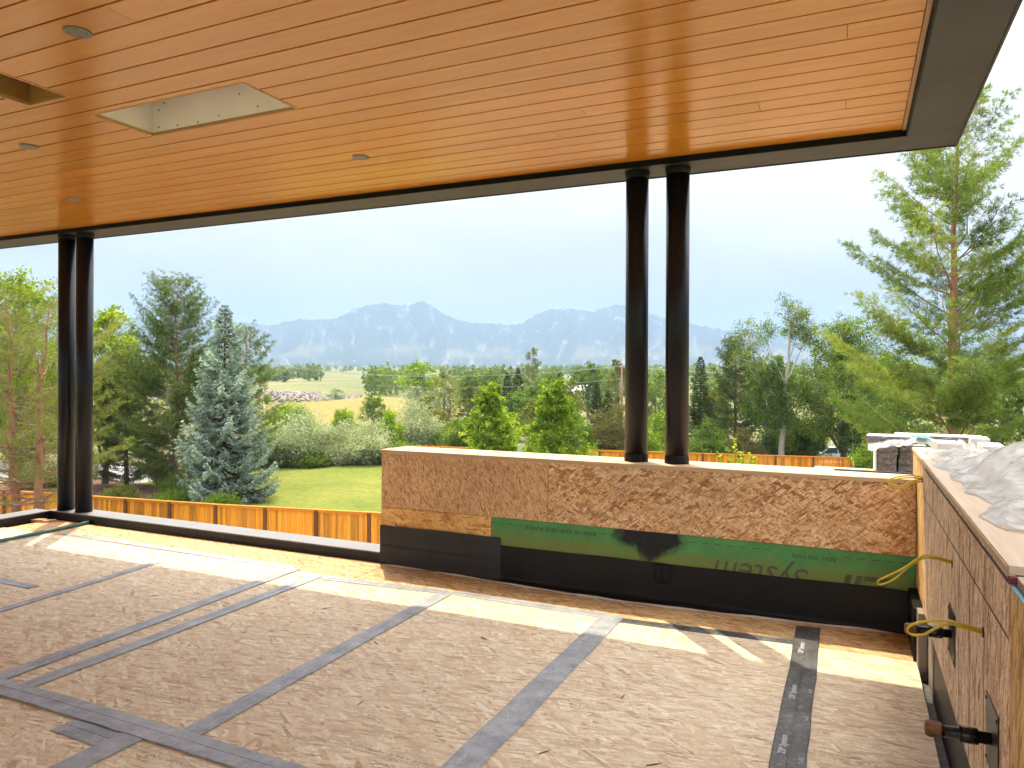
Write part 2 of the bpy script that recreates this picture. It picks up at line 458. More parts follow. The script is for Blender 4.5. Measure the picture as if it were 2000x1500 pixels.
def mat_leaf(name, c0, c1, c2=None, trans=.35, rough=.55, far=False):
    """leaf colour varies from leaf to leaf with the 'tint' stored on each one"""
    t = NT(name)
    at = t.n('Attribute', {'attribute_name': 'tint'})
    rnd = t.n('ObjectInfo').outputs['Random']
    stops = [(0, c0), (1, c1)] if c2 is None else [(0, c0), (.82, c1), (.96, c2)]
    c = t.ramp(at.outputs['Fac'], stops)
    c = t.mix(1.0, c, t.ramp(rnd, [(0, (.86,.9,.9)), (1, (1.12,1.08,1.0))]), 'MULTIPLY')
    p = t.n('BsdfDiffuse', None, Color=c)
    tl = t.n('BsdfTranslucent', None, Color=t.mix(1.0, c, (1.35, 1.5, .75), 'MULTIPLY'))
    m = t.n('MixShader', None, Fac=trans, i1=p.outputs[0], i2=tl.outputs[0])
    t.t.links.new(m.outputs[0], t.out.inputs['Surface'])
    return t.m

def mat_bark(name, c0, c1, scale=9):
    t = NT(name); v = t.coords()
    f = t.noise(t.mapping(v, scale=(1, 1, .3)), scale, 6, .7)
    return t.bsdf(t.ramp(f, [(.3, c0), (.7, c1)]), .9, .2, 0, t.bump(f, .6, .03))

LF = {
 'maple': mat_leaf('leaf_maple', (.10,.16,.012), (.30,.36,.028), (.44,.46,.06), 0.5),
 'bright': mat_leaf('leaf_bright', (.07,.14,.012), (.26,.35,.032), (.42,.46,.09), 0.45),
 'green': mat_leaf('leaf_green', (.045,.085,.018), (.16,.225,.042), (.27,.31,.08), 0.4),
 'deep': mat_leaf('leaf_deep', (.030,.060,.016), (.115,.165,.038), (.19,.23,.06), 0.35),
 'olive': mat_leaf('leaf_olive', (0.098,0.115,0.024), (0.203,0.203,0.050), None, .35),
 'silver': mat_leaf('leaf_silver', (0.187,0.215,0.126), (0.385,0.418,0.289), (0.506,0.539,0.399), .3),
 'brown': mat_leaf('leaf_brownish', (0.091,0.085,0.033), (0.182,0.156,0.055), None, .3),
 'pine': mat_leaf('needle_pine', (.040,.075,.018), (.17,.225,.058), (.32,.32,.10), 0.3),
 'pine_big': mat_leaf('needle_pine_big', (.045,.090,.022), (.19,.26,.065), (.33,.35,.11), 0.35),
 'pine_dry': mat_leaf('needle_pine_dry', (0.085,0.115,0.031), (0.208,0.236,0.066), (0.312,0.297,0.099), .3),
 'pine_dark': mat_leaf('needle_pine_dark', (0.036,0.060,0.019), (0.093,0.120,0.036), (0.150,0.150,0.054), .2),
 'spruce': mat_leaf('needle_spruce', (.075,.11,.095), (.31,.41,.37), (.48,.60,.56), .15),
 'juniper': mat_leaf('leaf_juniper', (0.090,0.149,0.020), (0.204,0.287,0.040), None, .35),
 'far': mat_leaf('leaf_far', (0.068,0.105,0.029), (0.165,0.210,0.052), None, .3),
}
BK = {
 'grey': mat_bark('bark_grey', (.09,.08,.07), (.22,.20,.18)),
 'pale': mat_bark('bark_pale', (.28,.25,.21), (.48,.44,.39)),
 'dark': mat_bark('bark_dark', (.05,.04,.03), (.12,.095,.075)),
 'orange': mat_bark('bark_orange', (.22,.105,.055), (.40,.21,.12)),
 'pinkbrown': mat_bark('bark_pinkbrown', (.17,.10,.07), (.33,.20,.14)),
}

# ------------------------------------------------------------------ deck floor
deck = empty('deck_floor', (0, 0, 0), 'strand board deck floor with taped seams', None, None, 'structure')
G = .0025
def floor_panel(x0, x1, y0, y1, m=None):
    box_obj('floor_panel', m or OSB_FLOOR, deck, x0+G, x1-G, y0+G, y1-G, -.022, random.uniform(-.0015, 0))
XS = [-.25, -1.467, -2.725, -3.885]
# far strip beside the kerb and the parapet, then full rows of sheets
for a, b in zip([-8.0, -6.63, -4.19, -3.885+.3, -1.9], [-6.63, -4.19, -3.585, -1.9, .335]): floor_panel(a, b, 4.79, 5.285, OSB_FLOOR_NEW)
for a, b in zip([-12.6, -10.2, -8.0, -6.63, -5.39, -4.19, -3.885, -2.725, -1.467, -.25], [-10.2, -8.0, -6.63, -5.39, -4.19, -3.885, -2.725, -1.467, -.25, .335]):
    if b <= -5.3:
        floor_panel(a, b, 3.56, 4.79); floor_panel(a, b, 2.36, 3.56)
    else:
        floor_panel(a, b, 2.36, 4.79)
for j, (y0, y1) in enumerate([(-.08, 2.36), (-2.52, -.08)]):
    for a, b in zip([-12.6, -10.2, -8.9, -7.75, -6.55, -5.33, -4.11, -2.92, -1.70, -.48], [-10.2, -8.9, -7.75, -6.55, -5.33, -4.11, -2.92, -1.70, -.48, .335]):
        floor_panel(a, b, y0, y1)
box_obj('subfloor', M_CHARCOAL, deck, -12.6, .318, -2.52, 5.28, -.30, -.03)

def tape(pts, w, m=M_TAPE, seed=0, z=.002):
    """strip of tape stuck down along pts, slightly wavy, with a pressed-in centre line"""
    rr = random.Random(seed)
    pts = [Vector((*p, 0)) for p in pts]
    d = (pts[-1]-pts[0]).normalized(); nrm = Vector((-d.y, d.x, 0))
    n = max(4, int((pts[-1]-pts[0]).length/.12))
    mb = MB(); prof = [(-.5, .0), (-.46, .0022), (-.05, .0028), (-.025, .0006), (.025, .0006), (.05, .0028), (.46, .0022), (.5, .0)]
    rows = []
    sh = 0
    for i in range(n+1):
        t = i/n
        sh = sh*.8 + rr.uniform(-.003, .003)
        p = pts[0].lerp(pts[-1], t)
        ww = w*(1+rr.uniform(-.02, .02))
        dz = rr.uniform(0, .0012)
        rows.append([tuple(p + nrm*(o*ww+sh) + Vector((0, 0, z+hh+dz))) for o, hh in prof])
    vs = [q for r_ in rows for q in r_]; k = len(prof); fs = []
    for i in range(n):
        for j in range(k-1):
            fs.append((i*k+j, i*k+j+1, (i+1)*k+j+1, (i+1)*k+j))
    return mb.add(vs, fs).build('tape_strip', m, deck)

t_near = tape([(-.255, 5.13), (-.225, 1.2)], .143, M_TAPE_DARK, 1, .004)
t_mid = tape([(-1.462, 4.80), (-1.472, 1.0)], .150, M_TAPE, 2, .004)
tape([(-2.735, 4.80), (-2.71, 2.38)], .118, M_TAPE, 3, .004)
tape([(-3.885, 4.72), (-3.88, 2.38)], .105, M_TAPE, 4, .004)
tape([(-4.20, 4.83), (-4.10, 2.38)], .105, M_TAPE, 5, .004)
tape([(-5.40, 4.48), (-5.24, 2.9)], .075, M_TAPE, 6, .004)
tape([(-2.915, 2.33), (-2.955, -.2)], .14, M_TAPE, 7, .004)
tape([(-7.25, 4.88), (-4.23, 4.825)], .10, M_TAPE, 8, .001)
tape([(-3.80, 4.70), (-2.75, 4.785)], .10, M_TAPE, 9, .001)
tape([(-2.66, 4.80), (-1.50, 4.775)], .10, M_TAPE, 10, .001)
tape([(-1.42, 4.735), (-.31, 4.82)], .095, M_TAPE_DARK, 11, .001)
tape([(-8.0, 3.565), (-5.6, 3.56)], .09, M_TAPE, 12, .001)
tape([(-6.2, 2.375), (-.6, 2.335)], .135, M_TAPE, 13, .0075)
tape([(-3.30, 2.235), (-2.95, 2.22)], .13, M_TAPE, 14, .001)
tape([(-1.70, 2.2), (-1.70, -.1)], .14, M_TAPE, 15, .001)

DG = None
def text_mesh(body, size, mat, extrude=0.0004, shear=0.0, bold=False):
    cu = bpy.data.curves.new('txt', 'FONT')
    cu.body = body; cu.size = size; cu.extrude = extrude; cu.shear = shear
    cu.resolution_u = 2
    if bold: cu.offset = size*.02
    ob = bpy.data.objects.new('txt', cu); col.objects.link(ob)
    bpy.context.view_layer.update()
    me = bpy.data.meshes.new_from_object(ob.evaluated_get(bpy.context.evaluated_depsgraph_get()))
    bpy.data.objects.remove(ob); bpy.data.curves.remove(cu)
    me.materials.clear(); me.materials.append(mat)
    return me
me_zip = text_mesh('ZIP System', .040, M_WHITEINK, bold=True)
me_tp = text_mesh('TAPE', .026, M_WHITEINK)
def on_tape(me, tp, x, y, dx=0.0, ang=90):
    o = link('printing', me, tp); o.location = (x+dx, y, .0082); o.rotation_euler = (0, 0, R(ang))
for y in (2.62, 3.16, 3.72, 4.2): on_tape(me_zip, t_mid, -1.482, y)
for y in (2.74, 3.30, 3.86, 4.36): on_tape(me_tp, t_mid, -1.412, y)
for y in (3.36, 3.95, 4.62): on_tape(me_zip, t_near, -.262, y, 0, 90.4)
for y in (3.30, 3.72, 4.05): on_tape(me_tp, t_near, -.185, y, 0, 90.4)

# small litter on the floor
rr = random.Random(5)
spl = MB().add([(-.5,-.06,0),(.1,-.09,0),(.5,.0,0),(.05,.07,0),(-.45,.05,.06),(.08,-.01,.12)],
               [(0,1,5,4),(1,2,5),(2,3,5),(3,4,5),(4,0,3),(0,3,2,1)]).mesh('splinter', M_SPLINTER)
spots = [(-1.05, 3.62), (-2.05, 4.05), (-2.6, 3.7), (-1.95, 3.55), (-3.3, 4.1), (-.75, 3.05), (-2.2, 3.0), (-3.5, 3.6), (-2.35, 4.62), (-.62, 4.62), (-1.2, 2.95), (-4.6, 3.8), (-5.0, 4.85), (-3.4, 3.1)]
for k, (x, y) in enumerate(spots):
    o = link('wood_splinter', spl); o.location = (x, y, .002); s = rr.uniform(.03, .08); o.scale = (s, s*.8, s*.4)
    o.rotation_euler = (0, 0, rr.uniform(0, 6.28))
    tag(o, 'thin dark wood splinter lying loose on the strand board floor', 'splinter', 'loose splinters on the deck floor')
for k, (x, y, rz, lab) in enumerate([(-8.02, 5.12, .3, 'larger tan wood offcut on the floor by the left columns'), (-7.90, 5.17, 1.2, 'smaller tan wood offcut nearest the left columns')]):
    s = 1.0 if k == 0 else .7
    o = MB().box(-.09*s, .09*s, -.035*s, .035*s, 0, .028*s).build('wood_offcut', M_SCRAP, bevel=.004)
    o.location = (x, y, .001); o.rotation_euler = (0, 0, rz); tag(o, lab, 'offcut')
o = MB().tube([(-7.40, 5.30, .022), (-7.37, 4.9, .02), (-7.34, 4.4, .021), (-7.30, 3.5, .019)], .018, 6).build('green_strip', M_GREENSTRIP, smooth=True)
tag(o, 'thin dark green strip lying on the floor beside the left columns', 'strip')

# ------------------------------------------------------------------ kerb along the open edges
def kerb_piece(name_parent, along_x, a, b, inner, outer, h=.092):
    mb = MB(); mc = MB()
    if along_x:
        mb.box(a, b, inner, inner+.03, -.02, h-.012)
        for k in range(int((b-a)/.6)):
            pass
        mc.box(a, b, inner-.006, outer, h-.012, h)
        rail = MB().box(a, b, inner-.011, inner-.001, .012, .020)
    else:
        mb.box(inner-.03, inner, a, b, -.02, h-.012)
        mc.box(outer, inner+.006, a, b, h-.012, h)
        rail = MB().box(inner+.001, inner+.011, a, b, .012, .020)
    mb.build('face', M_CURB, name_parent); mc.build('coping', M_COPING, name_parent, bevel=.002); rail.build('lip', M_CURB, name_parent)
k1 = empty('roof_kerb', (-5.6, 5.4, 0), 'low black kerb with grey metal coping between the left columns and parapet', 'kerb')
off = Vector((-5.6, 5.4, 0))
def reparent_at(root):
    """children were built in world space: make them local to the root"""
    for c in root.children: c.location = c.location - root.location
for a, b in [(-8.1, -6.05), (-6.045, -3.655)]: kerb_piece(k1, True, a, b, 5.29, 5.53)
for x in (-7.3, -6.7, -6.1, -5.5, -4.9, -4.3, -3.9):
    MB().tube([(x, 5.286, .045), (x, 5.291, .045)], .006, 8).build('screw', M_SCREW, k1)
box_obj('outer_wall', M_SOFFIT, k1, -8.1, -3.655, 5.36, 5.50, -.8, .078)
reparent_at(k1)
k2 = empty('roof_kerb', (-8.2, 3, 0), 'low black kerb with grey coping running off behind the left columns', 'kerb')
kerb_piece(k2, False, -2.5, 5.285, -8.06, -8.30)
reparent_at(k2)

# ------------------------------------------------------------------ house body under the deck
hb = empty('house_wall', (-5, 1, GZ), 'plain lower house wall carrying the deck', 'house')
o = box_obj('wall', M_CONCRETE, hb, -7.9, .6, -3.0, 4.6, GZ, -.31); o.location = -hb.location

# ------------------------------------------------------------------ parapet wall
PY = 5.26
par = empty('parapet_wall', (-1.65, PY, 0), 'waist high strand board parapet carrying the right pair of columns', 'wall')
def P(o): return o
core = box_obj('core', M_FRAMING, par, -3.63, .358, PY+.014, 5.63, -.6, .93)
pn = [box_obj('sheet', OSB_WALL_FINE, par, -3.652, -2.127, PY, PY+.012, .492, .945),
      box_obj('sheet', OSB_WALL, par, -2.121, .356, PY+.001, PY+.0125, .492, .945),
      box_obj('sheet', OSB_GOLD, par, -3.652, -2.608, PY+.0005, PY+.0122, .24, .488)]
tag(pn[0], 'fine streaked strand board sheet at the free end'); tag(pn[1], 'large flaked strand board sheet beside the corner'); tag(pn[2], 'golden strand board strip above the charcoal membrane')
box_obj('end_sheet', OSB_SIDE_GOLD, par, -3.652, -3.632, PY+.0125, 5.64, -.1, .945)
gp = box_obj('green_sheet', M_GREEN, par, -2.602, .356, PY+.002, PY+.0135, .20, .4885)
tag(gp, 'green coated sheathing sheet with upside down printing')
# top plates: two pale planks with raw edges
box_obj('top_plate', M_PINEWOOD, par, -3.66, -1.85, PY-.006, 5.42, .945, .975, .003)
box_obj('top_plate', M_PINEWOOD, par, -1.846, .355, PY-.004, 5.42, .945, .974, .003)
box_obj('top_plate', M_PINEWOOD, par, -3.66, .355, 5.426, 5.65, .945, .971, .003)
box_obj('plate_flashing', M_BOOT, par, -.12, .355, 5.55, 5.62, .9712, .977)
# charcoal sheet membrane and black sealer membrane with a cove at the floor
def membrane(name, x0, x1, ztop, mat, bulge, proud, n=40):
    mb = MB(); rows = []
    prof = [(0, ztop), (0.0, ztop-.004), (.001, ztop*.7), (.002, .14), (.006, .07), (.018, .03), (.05, .010), (1.0, .006)]
    for i in range(n+1):
        x = x0+(x1-x0)*i/n
        bl = bulge(x)
        w = noise.noise(Vector((x*3, 1.3, 0)))*.006
        for q, z in prof:
            y = PY - proud - (bl*q if q < .5 else bl) - (.0 if z < .1 else w*.3)
            zz = z + (w if z > ztop-.01 else 0)
            mb.v.append((x, y, zz))
    k = len(prof)
    for i in range(n):
        for j in range(k-1): mb.f.append((i*k+j, (i+1)*k+j, (i+1)*k+j+1, i*k+j+1))
    return mb.build(name, mat, par, smooth=True)
bl = lambda x: .012 + .10*max(0, math.sin(math.pi*min(1, max(0, (x+3.2)/3.3))))**1.2
membrane('black_membrane', -2.60, .357, .276, M_BLACK, bl, .004)
cm = membrane('charcoal_membrane', -3.658, -2.518, .335, M_CHARCOAL, lambda x: .012+.06*max(0, (x+3.3)/.9), .010, 16)
for z in (.155, .168):
    MB().tube([(-3.655+.1*i, PY-.012-.002*math.sin(i), z+.004*math.sin(i*1.7)) for i in range(12)], .0022, 5).build('crease', M_CHARCOAL, par)
MB().tube([(-3.60+.12*i, PY-bl(-3.6+.12*i)-.010+.004*math.sin(i*2.1), .004) for i in range(33)], [.006+.003*math.sin(i*1.3) for i in range(33)], 6).build('caulk_bead', M_CAULK, par, True)
# covered outlet box standing out under the membrane
def rounded(cx, cz, w, h, r, n=5):
    pts = []
    for sx, sz, a0 in ((1, 1, 0), (-1, 1, 90), (-1, -1, 180), (1, -1, 270)):
        for i in range(n+1):
            a = R(a0+90*i/n)
            pts.append((cx+sx*(w/2-r)+r*math.cos(a), cz+sz*(h/2-r)+r*math.sin(a)))
    return pts
ring = rounded(-1.233, .20, .115, .135, .022)
MB().tube([(x, PY-.008-.006, z) for x, z in ring]+[(ring[0][0], PY-.014, ring[0][1])], .0055, 6).build('outlet_ring', M_BLACK, par, True)
ring = rounded(-1.215, .195, .058, .125, .02)
MB().tube([(x, PY-.012-.006, z) for x, z in ring]+[(ring[0][0], PY-.018, ring[0][1])], .005, 6).build('outlet_ring', M_BLACK, par, True)
# printing on the green sheet, upside down as the sheet was fixed
def on_wall(body, size, x, z, mat, shear=0, bold=False, sx=1.0):
    me = text_mesh(body, size, mat, .0005, shear, bold)
    o = link('printing', me, gp); o.matrix_local = Matrix.Translation((x, PY+.0012, z)) @ Matrix.Rotation(math.pi, 4, 'Y') @ Matrix.Rotation(R(90), 4, 'X') @ Matrix.Diagonal((sx, 1, 1, 1))
on_wall('System', .215, -.255, .338, M_INK2, .25, False, 1.0)
on_wall('ZIP', .24, .235, .331, M_INK2, .3, True, 1.05)
on_wall('ROLL THE TAPE', .040, -.100, .436, M_INK, 0, False, .95)
on_wall('80808 OR 1CHR USE EL ROOF 0', .040, -1.735, .446, M_INK, 0, False, 1.02)
dash = MB().box(-.021, .021, -.0006, 0, -.002, .002).mesh('dash', M_INK)
for x in [-2.59+.075*i for i in range(5)] + [-1.68, -1.60] + [-1.02+.083*i for i in range(7)] + [-.035+.083*i for i in range(5)]:
    link('printed_dash', dash, gp, (x, PY+.0018, .4445))
for c in par.children: c.location = c.location - par.location

# ------------------------------------------------------------------ side wall on the right
SX = .36
side = empty('side_wall', (SX, 3, 0), 'taller strand board wall running along the right edge of the deck', 'wall')
def sbox(name, m, *a, bevel=0): return box_obj(name, m, side, *a, bevel=bevel)
sbox('core', M_FRAMING, SX+.045, SX+.34, -.8, 5.575, -.6, 1.10)
sbox('sheet', OSB_SIDE, SX, SX+.012, 2.224, 4.745, .315, 1.125)
tag(sbox('sheet', OSB_SIDE_GOLD, SX+.0008, SX+.0125, 4.749, 5.58, .315, 1.125), 'narrow golden strand board sheet at the far end')
tag(sbox('sheet', OSB_SIDE_GOLD, SX+.0006, SX+.0122, -.8, 2.219, .315, 1.10), 'golden strand board sheet nearest the camera')
sbox('end_sheet', OSB_WALL, SX+.0125, SX+.35, 5.577, 5.589, -.3, 1.125)
sbox('top_plate', M_PLYTOP, SX-.003, SX+.40, 2.225, 5.595, 1.126, 1.150, bevel=.002)
sbox('plate_edge', M_PINEWOOD, SX-.006, SX-.0035, 2.23, 5.595, 1.128, 1.146)
sbox('top_plate', M_PLYTOP, SX+.013, SX+.40, -.8, 2.222, 1.101, 1.125, bevel=.002)
sbox('flashing_tape', M_BLUE, SX-.0015, SX+.012, -.8, 2.20, 1.1005, 1.104)
sbox('tape_end', M_DARKRED, SX-.004, SX+.020, 2.205, 2.2235, 1.108, 1.124)
def mline(y0, y1, z0, z1, w):
    n = 24; mb = MB(); rr = random.Random(int(z0*1000))
    for i in range(n+1):
        t = i/n; y = y0+(y1-y0)*t; z = z0+(z1-z0)*t+rr.uniform(-.0008, .0008)
        mb.v += [(SX-.0011, y, z-w/2), (SX-.0011, y, z+w/2)]
        if i: k = 2*i; mb.f.append((k-2, k-1, k+1, k))
    mb.build('marker_line', M_FELT, side)
mline(2.226, 4.70, 1.106, 1.110, .012)
mline(2.23, 4.74, .962, .948, .006)
for y in (2.62, 2.93, 3.2):
    MB().box(SX-.0011, SX-.0005, y, y+.0025, .32, 1.09).build('pencil_line', M_FELT, side)
# recessed foot of the wall: dark boards and membrane behind the drain gap
sbox('foot_board', M_CHARCOAL, SX+.02, SX+.04, 3.02, 4.35, -.25, .312)
sbox('foot_board', M_GREYWOOD, SX+.016, SX+.04, 4.355, 4.80, -.25, .312)
sbox('foot_board', M_CHARCOAL, SX+.018, SX+.04, -.8, 3.014, -.25, .312)
sbox('foot_board', M_GREYWOOD, SX-.03, SX+.012, 4.66, 4.78, -.2, .31)
sbox('corner_post', M_BLACK, SX-.045, SX+.012, 4.785, 5.24, -.2, .30)
sbox('gutter', M_TAPE_DARK, .319, SX+.02, -.8, 4.7, -.16, -.06)
for c in side.children: c.location = c.location - side.location

def pipe_stub(y, z, label):
    r = empty('pipe_stub', (SX, y, z), label, 'pipe', 'capped pipes through the side wall')
    MB().tube([(0, 0, 0), (-.13, 0, 0)], .0165, 20).build('pipe', M_PIPE, r, True)
    MB().tube([(-.035, 0, 0), (-.037, 0, 0), (-.078, 0, 0), (-.08, 0, 0)], [.019, .0225, .0225, .019], 20).build('coupling', M_PIPE, r, True)
    MB().tube([(-.078, 0, 0), (-.084, 0, 0)], .0235, 20).build('collar', M_PIPE, r, True)
    MB().tube([(-.125, 0, 0), (-.128, 0, 0), (-.160, 0, 0), (-.168, 0, 0), (-.170, 0, 0)], [.018, .0235, .0235, .019, .006], 10).build('cap', M_BRASS, r)
    p = MB().box(-.004, -.0012, -.10, .10, -.10, .10).build('plate', M_PLATE, r, bevel=.001)
    for sy in (-1, 1):
        for sz in (-1, 1): MB().tube([(-.003, sy*.085, sz*.085), (-.0065, sy*.085, sz*.085)], .006, 8).build('screw', M_SCREW, p)
    return r
pipe_stub(2.46, .605, 'nearer capped black pipe with brown end cap, low on the side wall')
pipe_stub(3.40, .602, 'farther capped black pipe, passing under the lowest yellow cable loop')

def spline(pts, n=10):
    pts = [Vector(p) for p in pts]; out = []
    P_ = [pts[0]] + pts + [pts[-1]]
    for i in range(1, len(P_)-2):
        p0, p1, p2, p3 = P_[i-1:i+3]
        for k in range(n):
            t = k/n
            out.append(.5*((2*p1)+(-p0+p2)*t+(2*p0-5*p1+4*p2-p3)*t*t+(-p0+3*p1-3*p2+p3)*t**3))
    out.append(pts[-1]); return out
def cable(hole, pts, label, turns=1):
    r = empty('cable_loop', hole, label, 'cable', 'yellow cable loops on the side wall')
    for k in range(turns):
        dz = k*.011
        MB().tube(spline([(a, b+.006*k, c+dz) for a, b, c in pts], 12), .0042, 8).build('cable', M_CABLE, r, True)
    MB().tube([(.001, 0, 0), (-.002, 0, 0)], .016, 14).build('hole', M_REVEAL, r)
    return r
cable((SX, 3.42, .877), [(.01, .004, .004), (-.05, 0, .020), (-.10, 0, .022), (-.17, -.005, -.035), (-.235, -.01, -.078), (-.262, -.012, -.095), (-.266, -.004, -.112),
      (-.245, .004, -.113), (-.20, .004, -.083), (-.15, .004, -.028), (-.10, .004, .010), (-.05, .004, .012), (.01, .004, -.003)], 'yellow cable loop in the middle of the side wall')
cable((SX, 2.64, .850), [(.01, .004, .002), (-.05, 0, .014), (-.10, 0, .022), (-.155, 0, .010), (-.190, -.004, -.004), (-.204, -.004, -.022), (-.192, 0, -.036),
      (-.16, .004, -.034), (-.125, .004, -.008), (-.09, .005, .010), (-.05, .004, .005), (.01, .004, -.006)], 'lowest and nearest yellow cable loop on the side wall')
cable((SX, 4.82, 1.03), [(.01, 0, .004), (-.05, -.01, .012), (-.11, -.02, .006), (-.165, -.03, -.012), (-.175, -.035, -.03), (-.15, -.04, -.045), (-.10, -.04, -.045), (-.06, -.02, -.02), (.01, .004, -.004)],
      'doubled yellow cable loop at the far top corner of the side wall', 2)

# ------------------------------------------------------------------ columns
def column(x, y, z0, z1, label, grp):
    r = empty('steel_column', (x, y, z0), label, 'column', grp)
    h = z1-z0
    MB().lathe([(.085, 0), (.085, h)], 40).build('shaft', M_COLUMN, r, True)
    for p in r.children[0].data.polygons: p.use_smooth = len(p.vertices) == 4
    MB().lathe([(.090, -.01), (.089, .03), (.087, .06), (.0855, .066)], 32).build('boot', M_BOOT, r, True)
    MB().lathe([(.087, h-.05), (.093, h-.012), (.094, h+.01)], 32).build('top_collar', M_BOOT, r, True)
    return r
SOF = 3.145; CEI = 3.187
column(-1.485, 5.45, .968, SOF, 'left round black column of the pair on the parapet', 'black steel columns')
column(-1.180, 5.45, .968, SOF, 'right round black column of the pair on the parapet', 'black steel columns')
column(-7.965, 5.40, .0, SOF, 'outer left round black column at the deck corner', 'black steel columns')
column(-7.665, 5.40, .0, SOF, 'inner right round black column of the pair at the deck corner', 'black steel columns')

# ------------------------------------------------------------------ roof with plank ceiling
roof = empty('porch_roof', (-5, 2, SOF), 'flat porch roof with orange wood plank ceiling and dark metal edge', 'roof')
XL, XR, YN, YF = -13.5, .295, -3.2, 5.30
def rbox(name, m, *a, bevel=0): return box_obj(name, m, roof, *a, bevel=bevel)
rbox('soffit', M_SOFFIT, XL, .60, YF+.012, 5.64, SOF, SOF+.02)
rbox('soffit', M_SOFFIT, XR+.012, .60, YN, YF+.0115, SOF+.0004, SOF+.02)
rbox('soffit_seam', M_REVEAL, -3.302, -3.298, 5.46, 5.642, SOF-.001, SOF+.004)
rbox('fascia', M_SOFFIT, XL, .612, 5.641, 5.652, SOF-.006, SOF+.36)
rbox('fascia', M_SOFFIT, .601, .612, YN, 5.6405, SOF-.006, SOF+.36)
rbox('reveal', M_REVEAL, XL, XR+.011, YF, YF+.0115, SOF-.0005, CEI+.03)
rbox('reveal', M_REVEAL, XR, XR+.0115, YN, YF-.001, SOF-.0005, CEI+.03)
rbox('edge_trim', M_TRIM, XR-.022, XR-.002, YN, YF-.002, CEI-.006, CEI+.02)
rbox('roof_slab', M_SOFFIT, XL, .60, YN, 5.64, SOF+.30, SOF+.36)
OPEN = [(-4.205, -2.992, 3.008, 3.430), (-4.39, -4.05, 1.50, 2.742)]
PITCH = .1645; GAP = .011
edges = []
y = 5.086
edges.append((y+GAP/2, YF-.003))
while y > YN:
    edges.append((y-PITCH+GAP/2, y-GAP/2)); y -= PITCH
rj = random.Random(11)
forced = {3.699: [-.032], 4.679: [-.047], 4.474: [-.506]}
def rects_minus(x0, x1, y0, y1):
    """rectangle minus the openings -> list of rectangles that make one board piece"""
    rs = [(x0, x1, y0, y1)]
    for (a, b, c, d) in OPEN:
        out = []
        for (p, q, r, s) in rs:
            if q <= a or p >= b or s <= c or r >= d: out.append((p, q, r, s)); continue
            if p < a: out.append((p, a, r, s))
            if q > b: out.append((b, q, r, s))
            p2, q2 = max(p, a), min(q, b)
            if r < c: out.append((p2, q2, r, c))
            if s > d: out.append((p2, q2, d, s))
        rs = out
    return rs
for bi, (y0, y1) in enumerate(edges):
    xs = [XL]; x = XL + rj.uniform(.5, 3.6)
    while x < XR-1.6: xs.append(x); x += rj.uniform(4.5, 7.5)
    for fy, fx in forced.items():
        if y0 < fy < y1: xs = [q for q in xs if all(abs(q-g) > 1.2 for g in fx)] + fx
    xs = sorted(xs) + [XR-.024]
    for a, b in zip(xs[:-1], xs[1:]):
        rs = rects_minus(a+.0008, b-.0008, y0, y1)
        if not rs: continue
        mb = MB(); dz = rj.uniform(0, .0012)
        for (p, q, r, s) in rs: mb.box(p, q, r, s, CEI+dz, CEI+.016)
        mb.build('ceiling_board', M_CEIL, roof, bevel=.0015 if len(rs) == 1 else 0)
rbox('backing', M_REVEAL, XL, OPEN[1][0]-.03, YN, YF-.002, CEI+.0175, CEI+.024)
rbox('backing', M_REVEAL, OPEN[0][1]+.03, XR-.001, YN, YF-.002, CEI+.0175, CEI+.024)
rbox('backing', M_REVEAL, OPEN[1][0]-.03, OPEN[0][1]+.03, OPEN[0][3]+.03, YF-.002, CEI+.0175, CEI+.024)
rbox('backing', M_REVEAL, OPEN[1][0]-.03, OPEN[0][1]+.03, YN, OPEN[1][2]-.03, CEI+.0175, CEI+.024)
rbox('backing', M_REVEAL, OPEN[1][1]+.03, OPEN[0][1]+.03, OPEN[1][2]-.03, OPEN[0][2]-.03, CEI+.0175, CEI+.024)
# lining boxes and trim of the two heater openings
def lining(op, mats, h, lip):
    a, b, c, d = op; z0, z1 = CEI+.018, CEI+h
    rbox('lining_board', mats[0], a-.02, a-.006, c-.02, d+.02, z0, z1)
    rbox('lining_board', mats[1], b+.006, b+.02, c-.02, d+.02, z0, z1)
    rbox('lining_board', mats[2], a-.0055, b+.0055, d+.006, d+.02, z0, z1)
    rbox('lining_board', mats[3], a-.0055, b+.0055, c-.02, c-.006, z0, z1)
    rbox('lining_top', mats[4], a-.02, b+.02, c-.02, d+.02, z1, z1+.012)
    for q in ((a-.010, a+.002, c-.012, d+.012), (b-.002, b+.010, c-.012, d+.012)):
        rbox('opening_trim', M_TRIM, *q, CEI-lip, CEI+.017)
    for q in ((a+.003, b-.003, c-.010, c+.002), (a+.003, b-.003, d-.002, d+.010)):
        rbox('opening_trim', M_TRIM, *q, CEI-lip*.7, CEI+.017)
lining(OPEN[0], [M_DRYWALL]*5, .24, .003)
lining(OPEN[1], [M_FRAMING, M_DRYWALL, M_FRAMING, M_FRAMING, M_SOFFIT], .24, .003)
scr = MB().tube([(0, 0, 0), (0, -.003, 0)], .0055, 8).mesh('screw', M_SCREW)
for x, z in ((-4.15, .05), (-4.15, .16), (-4.10, .20), (-3.98, .04), (-3.8, .035), (-3.62, .05), (-3.45, .16), (-3.3, .06), (-3.1, .055)):
    link('screw', scr, roof, (x, OPEN[0][3]+.006, CEI+z))
for c in roof.children: c.location = c.location - roof.location

